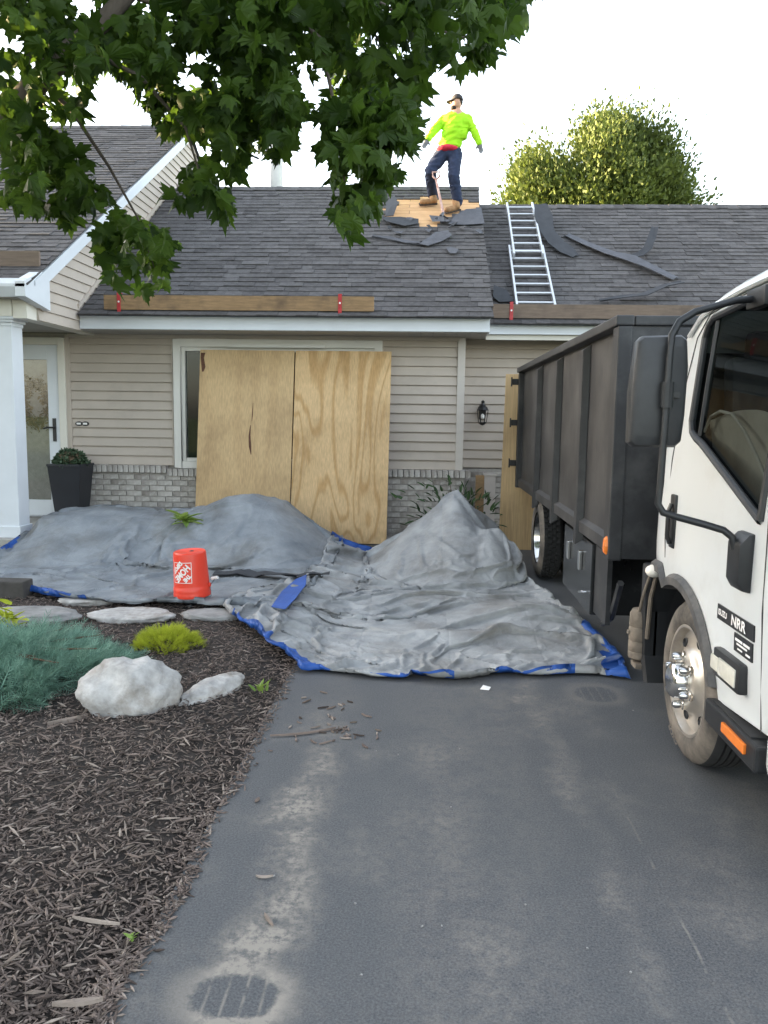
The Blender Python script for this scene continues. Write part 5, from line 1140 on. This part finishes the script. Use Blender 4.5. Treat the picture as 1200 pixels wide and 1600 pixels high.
V1, F1 = mound((-1.71, 5.14, .02), (.21, .18, .16), 2600, g5, 1.0, .042, .1); obj('foliage', (V1, F1), MT['gold'], gs_, raw=True)
obj('stems', MB().tube([(-1.74, 5.14, 0), (-1.74, 5.14, .12)], .012).tube([(-1.74, 5.14, 0), (-1.84, 5.12, .11)], .008).tube([(-1.74, 5.14, 0), (-1.64, 5.16, .11)], .008), MT['stem'], gs_)
blade = [(-.10, 0, 0), (-.16, .35, .05), (-.10, .7, .05), (0, 1, -.02), (.10, .7, .05), (.16, .35, .05), (.10, 0, 0), (0, .45, -.02)]
bladef = [(0, 1, 7), (1, 2, 7), (2, 3, 7), (3, 4, 7), (4, 5, 7), (5, 6, 7), (6, 0, 7)]
def sprout(name, label, c, n, size, up, mat, cat='plant', seed=1, spread=.03):
    r = empty(name, c, label, cat); g = np.random.default_rng(seed); a = g.random(n)*6.283
    d = np.stack([np.cos(a), np.sin(a), np.full(n, up)+g.normal(size=n)*.3], 1); pos = np.array(c)+g.normal(size=(n, 3))*[spread, spread, spread*.6]+[0, 0, spread]
    obj('leaves', scatter(blade, bladef, pos, frame_from(d, np.array([0, 0, 1.0])+g.normal(size=(n, 3))*.3), size*(.6+.7*g.random(n))), mat, r, raw=True)
    obj('stem', MB().tube([c, (c[0], c[1], c[2]+spread+size*.4)], .004, 5), mat, r); return r
p = ground_px(410, 1088); sprout('weed_sprout', 'tiny bright green weed by the driveway edge near the pale rock', (p.x, p.y, .02), 9, .075, .9, MT['sprout'], seed=3, spread=.015)
p = ground_px(207, 1480); sprout('weed_sprout', 'single pale green seedling in the mulch well away from the stones', (p.x, p.y, .02), 5, .035, .8, MT['sprout'], seed=4, spread=.008)
p = at(290, 826, 8.35); sprout('yucca_tuft', 'yellow-green leaf tuft poking out of the slate grey tarp', (p.x, 8.30, on_tarp(PL, p.x, 8.30)), 26, .17, .25, MT['sprout'], seed=5, spread=.03)
p = ground_px(10, 985, .1); sprout('yellow_tuft', 'yellow-green grass tuft on the layered grey flagstone', (p.x, p.y, .10), 40, .10, .4, MT['gold'], seed=6, spread=.06)
sh = empty('shrub', (.42, 9.75, 0), 'dark leafy shrub growing behind the tarp peak against the bricks', 'shrub')
g6 = np.random.default_rng(26); n = 300
pos = np.stack([.40+.24*g6.normal(size=n), 9.72+.12*g6.normal(size=n), .42+.20*g6.normal(size=n)], 1); pos[:, 2] = np.clip(pos[:, 2], .1, .86-.4*np.abs(pos[:, 0]-.22)); pos[:, 1] = np.clip(pos[:, 1], 9.35, 10.12)
d = pos-np.array([.4, 9.8, .15])+g6.normal(size=(n, 3))*.25; d[:, 2] -= .15
obj('foliage', scatter(blade, bladef, pos, frame_from(d, np.array([0, 0, 1.0])+g6.normal(size=(n, 3))*.5), .08+.06*g6.random(n)), MT['shrub'], sh, raw=True)
tw = MB()
for k in range(14):
    e = pos[k*9]; tw.tube([(.42+.02*k-.14, 9.78, 0), tuple((np.array([.42, 9.78, .05])+e)/2+[0, 0, .12]), tuple(e)], [.010, .007, .003], 5)
obj('stems', tw, MT['stem'], sh)

# ------------------------------------------------------------------ debris on the driveway
def bark(label, c, l, w, t, rz, mat, group, name='bark_scrap', cat='wood scrap', bend=.0):
    c = Vector(c); m = MB(); n = 5; V = []; d = Vector((math.cos(rz), math.sin(rz), 0)); s = Vector((-d.y, d.x, 0))
    for i in range(n+1):
        u = i/n-.5; q = c+d*l*u+s*bend*(u*u-.1)*l; k = w*(1-3.3*abs(u)**2)*(.8+.4*random.random())*.5; V += [q-s*k, q+s*k, q+s*k*.7+Vector((0, 0, t)), q-s*k*.7+Vector((0, 0, t*(.7+.5*random.random())))]
    m.add(V, [(i*4+j, i*4+(j+1) % 4, (i+1)*4+(j+1) % 4, (i+1)*4+j) for i in range(n) for j in range(4)]+[(3, 2, 1, 0), (n*4, n*4+1, n*4+2, n*4+3)])
    return tag(obj(name, m, mat), label, cat, group)
gg = random.Random(31)
for k in range(46):
    px, py = gg.gauss(525, 36), gg.gauss(1150, 14)
    if k > 34: px, py = gg.uniform(455, 560), gg.uniform(1080, 1130)
    p = ground_px(px, py)
    bark('small dark bark scrap in the litter patch on the asphalt before the tarp', (p.x, p.y, .003), gg.uniform(.02, .075), gg.uniform(.006, .014), .006, gg.uniform(0, 3.14), MT['chip'] if gg.random() < .75 else MT['chip_pale'], 'bark scraps littering the driveway', bend=gg.uniform(-.3, .3))
p = ground_px(475, 1147); bark('grey curved twig lying from the mulch edge onto the asphalt', (p.x, p.y, .004), .34, .012, .010, rad(22), MT['chip'], None, 'twig', 'twig', .25)
p = ground_px(420, 1440); bark('pale short stick in the dusty wheel lane of the driveway', (p.x, p.y, .004), .07, .012, .008, rad(-55), MT['chip_pale'], None, 'stick', 'twig')
p = ground_px(413, 1372); bark('brown curled bark strip in the dusty wheel lane', (p.x, p.y, .004), .06, .012, .006, rad(5), MT['chip_pale'], None, 'bark_strip', 'wood scrap', .5)
p = ground_px(402, 1252); bark('lone dark bark flake on the asphalt near the mulch edge', (p.x, p.y, .004), .035, .016, .008, rad(70), MT['chip'], None)
p = ground_px(107, 1137); bark('grey weathered branch piece lying before the juniper', (p.x, p.y, .03), .20, .028, .022, rad(40), MT['chip_pale'], None, 'branch_piece', 'branch', .2)
p = ground_px(150, 1462); bark('long grey bark splinter lying on the mulch', (p.x, p.y, .045), .16, .011, .009, rad(-8), MT['chip_pale'], None, 'bark_splinter', 'wood scrap', .1)
p = ground_px(122, 1590); bark('large pale bark slab at the mulch edge by the driveway', (p.x, p.y, .04), .13, .022, .012, rad(12), MT['chip_pale'], None, 'bark_slab', 'wood scrap', .1)
for k in range(14):
    px, py = gg.uniform(420, 1000), gg.uniform(1090, 1590); p = ground_px(px, py)
    tag(obj('stone_fleck', MB().obox((p.x, p.y, .004), (gg.uniform(.004, .008), gg.uniform(.003, .006), .003), Matrix.Rotation(gg.uniform(0, 3), 3, 'Z')), MT['stone_grey']), 'tiny pale stone fleck on the bare driveway asphalt', 'fleck', 'pale flecks on the asphalt')
p = ground_px(758, 1078); tag(obj('paper_scrap', MB().add([(p.x-.03, p.y, .004), (p.x+.02, p.y-.02, .006), (p.x+.035, p.y+.02, .012), (p.x-.01, p.y+.03, .02)], [(0, 1, 2, 3)]).add([(p.x-.03, p.y, .003), (p.x+.02, p.y-.02, .005), (p.x+.035, p.y+.02, .011), (p.x-.01, p.y+.03, .019)], [(3, 2, 1, 0)]), MT['white_print']), 'white paper scrap on the asphalt just before the tarp edge', 'paper')

# ------------------------------------------------------------------ worker standing on the roof
wk = empty('person', on_roof(695, 326, 'm'), 'worker in lime long-sleeved shirt, dark jeans and cap standing on the stripped roof', 'person')
W0 = 12.68
J = lambda x, y, dy=0.0: at(x, y, W0+dy)
footL = on_roof(676, 320, 'm')+NM*.008; footR = on_roof(712, 330, 'm')+NM*.008
def limb(m, pts, rr, n=14):
    P = [Vector(p) for p in pts]; Q = []; R2 = []
    for i in range(len(P)-1):
        for k in range(4):
            t = k/4; Q.append(P[i].lerp(P[i+1], t)); R2.append(rr[i]+(rr[i+1]-rr[i])*t)
    Q.append(P[-1]); R2.append(rr[-1]); m.tube(Q, R2, n)
    for p, r in zip(P, rr): m.ball(p, r*.995, n=12)
    return m
shL, shR = J(694, 186, .02), J(731, 186, .0); elL, elR = J(678, 204, -.06), J(741, 205, -.02); wrL, wrR = J(668, 218, -.14), J(749, 224, -.05)
hpL, hpR = J(691, 240), J(711, 240); knL, knR = J(672, 268, -.10), J(709, 275, -.12)
akL = footL+Vector((.0, .05, .12)); akR = footR+Vector((.03, .03, .12))
pel, wst, cst, nck, hed = J(702, 234), J(704, 222), J(712, 195), J(714, 175), J(713.5, 161, -.02)
# body: one continuous skin surface
b = MB(); limb(b, [pel, wst, cst, J(713, 182)], [.135, .125, .15, .12])
b.ball(cst, .19, .12, .17); limb(b, [J(713, 180), nck, hed], [.065, .058, .06])
b.ball(hed+Vector((0, 0, .0)), .078, .096, .115); b.ball(hed+Vector((-.035, -.015, -.06)), .052, .055, .05)      # skull, jaw
b.ball(hed+Vector((-.085, -.03, -.005)), .022, .014, .02); b.ball(hed+Vector((.035, -.065, -.01)), .012, .022, .03) # nose, near ear
limb(b, [shL, elL, wrL], [.055, .044, .034]); limb(b, [shR, elR, wrR], [.055, .044, .034])
def hand(m, wr, tip, side):
    d = (tip-wr).normalized(); s = d.cross(Vector((0, 1, 0))).normalized(); palm = wr+d*.055
    m.ball(wr+d*.045, .040, .022, .050)
    for k, (o, l) in enumerate(((-.027, .070), (-.009, .080), (.009, .076), (.027, .060))):
        p0 = palm+s*o+d*.02; p1 = p0+d*l*.55; p2 = p1+(d*.8+Vector((0, -.45, -.15))*1.0).normalized()*l*.5; m.tube([p0, p1, p2], [.0105, .010, .008], 8)
    p0 = wr+d*.025+s*.03*side; m.tube([p0, p0+(d*.6+s*side*.8).normalized()*.035, p0+(d*.95+s*side*.5).normalized()*.065], [.012, .011, .008], 8)

limb(b, [hpL, knL, akL], [.085, .062, .045]); limb(b, [hpR, knR, akR], [.085, .062, .045])
body = remeshed('body', b, MT['skin'], .011, wk, 2)
for wr_, tp_, sd_ in ((wrL, J(662, 230, -.16), 1), (wrR, J(752, 237, -.06), -1)):
    hb = MB(); hand(hb, wr_, tp_, sd_); hb.ball(wr_, .036); remeshed('glove', hb, MT['glove'], .007, wk, 1)
t = MB(); limb(t, [J(703, 229), wst, J(708, 208), cst, J(713, 183)], [.152, .15, .165, .165, .115]); t.ball(cst+Vector((0, 0, .02)), .235, .145, .175); t.ball(J(711, 208), .205, .14, .16); t.ball(J(704, 224), .195, .14, .07)
limb(t, [shL, elL, wrL.lerp(elL, .06)], [.066, .060, .046]); limb(t, [shR, elR, wrR.lerp(elR, .06)], [.066, .060, .046]); t.ball(J(714, 177), .085, .08, .05)
remeshed('shirt', t, MT['hivis'], .013, wk, 5, .010)
r_ = MB(); r_.ball(J(699, 232.5, -.05), .175, .13, .062); remeshed('undershirt_hem', r_, MT['redshirt'], .012, wk, 2)
j_ = MB(); j_.ball(J(702, 239), .178, .128, .11); limb(j_, [hpL, knL, akL+Vector((0, 0, .02))], [.112, .088, .076]); limb(j_, [hpR, knR, akR+Vector((0, 0, .02))], [.112, .088, .076])
remeshed('jeans', j_, MT['denim'], .013, wk, 5, .008)
def boot(ft, toe_dx, toe_dy):
    d = Vector((toe_dx, toe_dy, 0)).normalized(); d = (d-NM*d.dot(NM)).normalized(); s = d.cross(NM).normalized(); m = MB(); o = MB()
    rot = Matrix((d, s, NM)).transposed(); c = ft+d*.05
    m.ball(c+d*.03+NM*.045, .135, .048, .045, rot=rot); m.ball(c+d*.10+NM*.045, .06, .05, .045, rot=rot); m.ball(c-d*.075+NM*.06, .055, .045, .06, rot=rot); limb(m, [c-d*.06+NM*.07, ft+Vector((0, .03, .15))], [.055, .060])
    x = remeshed('boot', m, MT['boot'], .010, wk, 2)
    for dd, w in ((.0, 1),): o.obox(c+d*.022+NM*.012, (.285, .10, .024), rot)
    obj('sole', o, MT['sole'], x, bevel=.01)
boot(footL, -1.0, -.25); boot(footR, -.75, -.65)
cp = MB(); cc = hed+Vector((.008, 0, .045)); cp.ball(cc, .092, .108, .085); rm_ = remeshed('cap', cp, MT['cap'], .010, wk, 1)
for v in rm_.data.vertices:
    wz = v.co.z+world_loc(wk).z
    if wz < cc.z-.012: v.co.z = cc.z-.012-world_loc(wk).z
bl = MB(); V = []
for i in range(9):
    a = rad(180-60+15*i); V += [cc+Vector((.088*math.cos(a), .10*math.sin(a), -.008)), cc+Vector((.165*math.cos(a)*(.72+.28*abs(math.cos(a))), .12*math.sin(a), -.026)), cc+Vector((.165*math.cos(a)*(.72+.28*abs(math.cos(a))), .12*math.sin(a), -.034)), cc+Vector((.088*math.cos(a), .10*math.sin(a), -.018))]
bl.add(V, [(i*4+j, i*4+(j+1) % 4, (i+1)*4+(j+1) % 4, (i+1)*4+j) for i in range(8) for j in range(4)]+[(3, 2, 1, 0), (32, 33, 34, 35)])
obj('brim', bl, MT['cap'], rm_, smooth=True)
bd = MB(); bd.ball(hed+Vector((-.045, -.025, -.085)), .050, .062, .042); remeshed('beard', bd, MT['hair'], .008, wk, 1)
hr = MB(); hr.ball(hed+Vector((.03, .01, .012)), .066, .092, .06); remeshed('hair', hr, MT['hair'], .010, wk, 1)
for dy in (-.050, .03): obj('eye', MB().ball(hed+Vector((-.070, dy, .018)), .010, .012, .009, 8), MT['hair'], body)
obj('mouth', MB().ball(hed+Vector((-.080, -.02, -.048)), .008, .022, .006, 8), MT['redshirt'], body)

sv = empty('roofing_shovel', on_roof(689, 346, 'm'), 'shingle stripping shovel with a faded red shaft standing before the worker', 'shovel')
g0 = at(681.5, 281, 12.50); g1 = at(692.5, 333, 12.42); tip = on_roof(684, 347, 'm')+NM*.03
obj('shaft', MB().tube([g0, g0.lerp(g1, .5), g1], [.016, .018, .020], 8), MT['redgrey'], sv, smooth=True)
gw_ = .052
obj('grip', MB().tube([g0, g0+Vector((-gw_, 0, .05)), g0+Vector((-gw_-.004, 0, .11)), g0+Vector((gw_+.004, 0, .115)), g0+Vector((gw_, 0, .05)), g0], .014, 8), MT['redgrey'], sv, smooth=True)
obj('socket', MB().tube([g1, g1.lerp(tip, .45)], [.022, .026], 8), MT['steel'], sv)
e = (tip-g1).normalized(); bc = tip+Vector((0, .02, .01)); bq = [bc+Vector((-.13, .10, .085)), bc+Vector((.08, .06, .06)), bc+Vector((.10, -.10, -.045)), bc+Vector((-.08, -.12, -.055))]
obj('blade', MB().prism(bq, (0, .003, .006)), MT['steel'], sv, bevel=.002)
obj('fulcrum', MB().tube([g1.lerp(tip, .5), g1.lerp(tip, .5)+Vector((.05, .06, .02)), g1.lerp(tip, .5)+Vector((.11, .02, -.02))], .014, 6), MT['black_metal'], sv)

# ------------------------------------------------------------------ maple whose limbs hang into the view
half = [(.0, .06), (.10, .02), (.26, -.06), (.40, .03), (.33, .15), (.46, .20), (.66, .38), (.53, .43), (.55, .60), (.36, .52), (.24, .56), (.25, .74), (.12, .76)]
outl = half+[(0, 1.08)]+[(-x, y) for x, y in half[1:][::-1]]
lv_ = [(x, y, -.55*abs(x)**1.2-.22*y*y+(.04 if i % 2 else 0)) for i, (x, y) in enumerate(outl)]+[(0, .38, .0)]
no_ = len(outl); lf_ = [(i, (i+1) % no_, no_) for i in range(no_)]
mp_ = empty('maple_tree', (-3.95, 3.55, 0), 'maple tree with broad green leaves hanging over the house view', 'tree')
lm_ = MB()
tk = [(-3.95, 3.55, -.05), (-3.93, 3.56, .5), (-3.88, 3.6, 1.4), (-3.72, 3.66, 2.1)]; lm_.tube(tk, [.26, .20, .17, .155], 14)
def A(px, py, y): return tuple(at(px, py, y))
limbs = [([tk[3], (-3.2, 3.85, 2.55), A(-60, 225, 4.05), A(30, 160, 4.05), A(90, 95, 4.0), A(150, 45, 4.0), A(230, -40, 4.1), A(330, -130, 4.2)], [.13, .10, .075, .062, .055, .048, .035, .02]),
  ([tk[3], (-3.7, 3.7, 3.0), (-3.3, 3.5, 4.2), (-2.6, 3.4, 5.2)], [.14, .11, .08, .03]), ([(-3.7, 3.7, 2.9), (-4.5, 3.6, 4.0), (-5.3, 3.4, 5.2)], [.10, .07, .03]),
  ([A(60, 125, 4.02), A(110, 170, 4.1), A(170, 260, 4.2), A(215, 340, 4.25), A(245, 430, 4.3)], [.022, .018, .013, .009, .004]),
  ([A(120, 70, 4.0), A(220, 120, 3.9), A(290, 200, 3.8), A(330, 330, 3.75)], [.022, .016, .011, .004]),
  ([A(200, -10, 4.05), A(330, 40, 4.2), A(430, 90, 4.3), A(455, 220, 4.4)], [.025, .018, .012, .004]),
  ([A(250, -60, 4.1), A(420, -10, 3.9), A(500, 60, 3.8), A(530, 200, 3.75), A(545, 350, 3.7)], [.030, .022, .017, .011, .004]),
  ([A(330, -130, 4.2), A(520, -40, 4.3), A(620, 20, 4.4), A(720, 60, 4.5), A(815, 20, 4.5)], [.026, .02, .015, .010, .004]),
  ([A(520, -40, 4.3), A(590, 60, 4.2), A(640, 150, 4.1)], [.015, .010, .004]), ([A(-20, 190, 4.0), A(30, 250, 3.9), A(60, 330, 3.9)], [.016, .010, .004]),
  ([A(30, 160, 4.05), A(50, 60, 4.3), A(60, -40, 4.5)], [.03, .022, .012])]
for p, r in limbs: lm_.tube(p, [q*(.6 if q < .035 else .95) for q in r], 9)
obj('trunk', lm_, MT['bark'], mp_, smooth=True)
REG = [([(0, -40), (835, -40), (830, 20), (822, 45), (790, 30), (762, 100), (735, 110), (700, 138), (688, 100), (655, 118), (690, 160), (680, 205), (645, 205), (620, 180), (600, 235), (565, 240), (520, 150), (470, 115), (445, 120), (410, 205), (300, 180), (240, 180), (190, 130), (160, 100), (120, 190), (60, 200), (0, 240)], 1850, 3.5, 4.9),
  ([(495, 120), (680, 150), (690, 200), (645, 240), (612, 300), (585, 335), (560, 345), (545, 372), (530, 350), (512, 325), (525, 250), (488, 235), (500, 180)], 300, 3.4, 4.1),
  ([(230, 150), (460, 110), (475, 170), (445, 265), (405, 285), (370, 300), (365, 345), (330, 368), (300, 330), (262, 325), (275, 290), (330, 230), (250, 205)], 300, 3.5, 4.4),
  ([(0, 190), (110, 220), (150, 290), (200, 345), (275, 375), (280, 395), (258, 392), (262, 440), (248, 455), (225, 470), (210, 440), (190, 455), (165, 435), (152, 405), (128, 395), (90, 340), (40, 325), (0, 330)], 380, 3.6, 4.5)]
gl_ = np.random.default_rng(77); pts3 = []; sizes = []
for poly, n, ya, yb in REG:
    xs = [p[0] for p in poly]; ys = [p[1] for p in poly]; k = 0; centers = []
    while len(centers) < n//9:
        x, y = gl_.uniform(min(xs), max(xs)), gl_.uniform(min(ys), max(ys))
        if in_poly(x, y, poly): centers.append((x, y, gl_.uniform(ya, yb)))
    while k < n:
        cx, cy, cd = centers[gl_.integers(len(centers))]; x, y, d = cx+gl_.normal()*15, cy+gl_.normal()*17-8, cd+gl_.normal()*.12
        if in_poly(x, y+12, poly) and not (655 < x < 775 and 104 < y < 330):
            pts3.append(at(x, y, d)[:]); k += 1
pts3 = np.array(pts3); n = len(pts3)
dirs = np.stack([gl_.normal(size=n)*.6, gl_.normal(size=n)*.6, -np.abs(.95+gl_.normal(size=n)*.4)], 1)
upv = np.stack([gl_.normal(size=n)*.9, gl_.normal(size=n)*.9-.15, gl_.random(n)*.9+.1], 1)
FM = frame_from(dirs, upv); SZ = .066+.055*gl_.random(n)
order = np.argsort(pts3[:, 1]-SZ*6); single = set(order[:280].tolist()); rest = np.array([i for i in range(n) if i not in single])
LT = [lv_]
for kx, kb, sk in ((1.15, .5, .10), (.62, .1, -.12), (.85, -.25, .05)):
    LT.append([(x*kx+sk*y*y, y, z*(1+kb)+.10*math.sin(3*x+4*y)) for x, y, z in lv_])
parts = [scatter(LT[q], lf_, pts3[rest[q::4]], FM[rest[q::4]], SZ[rest[q::4]]*(.75+.5*gl_.random(len(rest[q::4])))) for q in range(4)]
off = 0; VV = []; FF = []
for a, b in parts: VV.append(a); FF.append(b+off); off += len(a)
crown = tag(obj('crown', (np.concatenate(VV), np.concatenate(FF)), MT['leaf'], mp_, raw=True), 'dense hanging maple foliage', kind='stuff')
lmes = []
for q in range(4):
    lme = bpy.data.meshes.new('leaf'); lme.from_pydata(LT[q], [], lf_); lme.materials.append(MT['leaf']); lmes.append(lme)
for i in sorted(single):
    o = bpy.data.objects.new('leaf', lmes[i % 4]); COL.objects.link(o); o.parent = crown; M_ = Matrix(FM[i].tolist()).to_4x4(); M_.translation = Vector(pts3[i])-world_loc(crown)
    o.matrix_basis = M_ @ Matrix.Scale(float(SZ[i]), 4)
# the rest of the crown, beside and above the view
n = 5200; d = gl_.normal(size=(n, 3)); d /= np.linalg.norm(d, axis=1, keepdims=True); q = (.55+.45*gl_.random(n)**.5)[:, None]
pos = np.array([-3.6, 3.3, 5.9])+d*q*np.array([3.2, 3.0, 2.5]); cut = np.array([-3.6, 3.3, 5.9])
pc = (pos-np.array([0, 0, EYE])); dep = pc @ _F; sx_ = 600+F_PX*(pc @ _R)/dep; sy_ = 800-F_PX*(pc @ _U)/dep
keep = (dep < .2) | (sx_ < -30) | (sy_ < -30); pos = pos[keep]; n = len(pos)
dirs = np.stack([gl_.normal(size=n)*.5, gl_.normal(size=n)*.5, -np.abs(.8+gl_.normal(size=n)*.35)], 1); upv = gl_.normal(size=(n, 3))+[0, 0, .6]
tag(obj('upper_crown', scatter(lv_, lf_, pos, frame_from(dirs, upv), .15+.10*gl_.random(n)), MT['leaf'], mp_, raw=True), kind='stuff')

# ------------------------------------------------------------------ tree beyond the garage
bt = empty('background_tree', (5.8, 28.5, 0), 'rounded sunlit tree behind the garage roof, golden on one side', 'tree')
tm = MB(); tm.tube([(5.8, 28.5, -.1), (5.75, 28.5, 3), (5.8, 28.5, 6)], [.35, .26, .2], 12)
gb = np.random.default_rng(91); cl = []
for k in range(150):
    d3 = gb.normal(size=3); d3 /= np.linalg.norm(d3); q = gb.uniform(.55, 1.0)**.6
    c = np.array([5.72, 28.5, 8.15])+d3*q*np.array([3.45, 2.9, 3.2]); c[2] = max(c[2], 6.2+gb.random()); cl.append(c)
    if k % 4 == 0: tm.tube([(5.8, 28.5, 5.2), tuple((np.array([5.8, 28.5, 6.0])+c)/2), tuple(c)], [.10, .05, .015], 6)
obj('trunk', tm, MT['bark'], bt, smooth=True)
V = []; 
per = 780; pos = np.concatenate([c+gb.normal(size=(per, 3))*np.array([.34, .34, .42]) for c in cl]); n = len(pos)
dirs = (pos-np.array([5.75, 28.5, 6.5])); dirs = dirs/np.linalg.norm(dirs, axis=1, keepdims=True)+gb.normal(size=(n, 3))*.6+[0, 0, .35]
obj('crown', scatter(leaf4, leaf4f, pos, frame_from(dirs, gb.normal(size=(n, 3))), .08+.065*gb.random(n)), MT['leaf_bg'], bt, raw=True)

# ------------------------------------------------------------------ evergreen hedge added out of view at the left to shade the yard
hg = empty('added_shade_hedge', (-20.0, 3.0, 0), 'unseen tall evergreen hedge added at the left to shade the yard', 'hedge')
gh = np.random.default_rng(5); n = 15000
pos = np.stack([-20.0+gh.normal(size=n)*.6, gh.uniform(-10, 16.0, n), gh.uniform(.05, 1, n)*5.8], 1)
dirs = np.stack([gh.normal(size=n)*.8, gh.normal(size=n)*.5, np.abs(gh.normal(size=n))*.8+.3], 1)
obj('foliage', scatter(leaf4, leaf4f, pos, frame_from(dirs, gh.normal(size=(n, 3))), .38+.25*gh.random(n)), MT['shrub'], hg, raw=True)
hs_ = MB()
for k in range(17): hs_.tube([(-20, -9.6+1.5*k, -.05), (-20, -9.6+1.5*k, 2.5), (-20, -9.55+1.5*k, 5.0)], [.10, .07, .02], 7)
obj('stems', hs_, MT['bark'], hg)

# ------------------------------------------------------------------ keep the tree of parts three levels deep
def depth(o):
    n = 1
    while o.parent: o = o.parent; n += 1
    return n
for o in list(bpy.data.objects):
    while depth(o) > 3 and o.parent.parent is not None:
        o.location = o.location+o.parent.location; o.parent = o.parent.parent
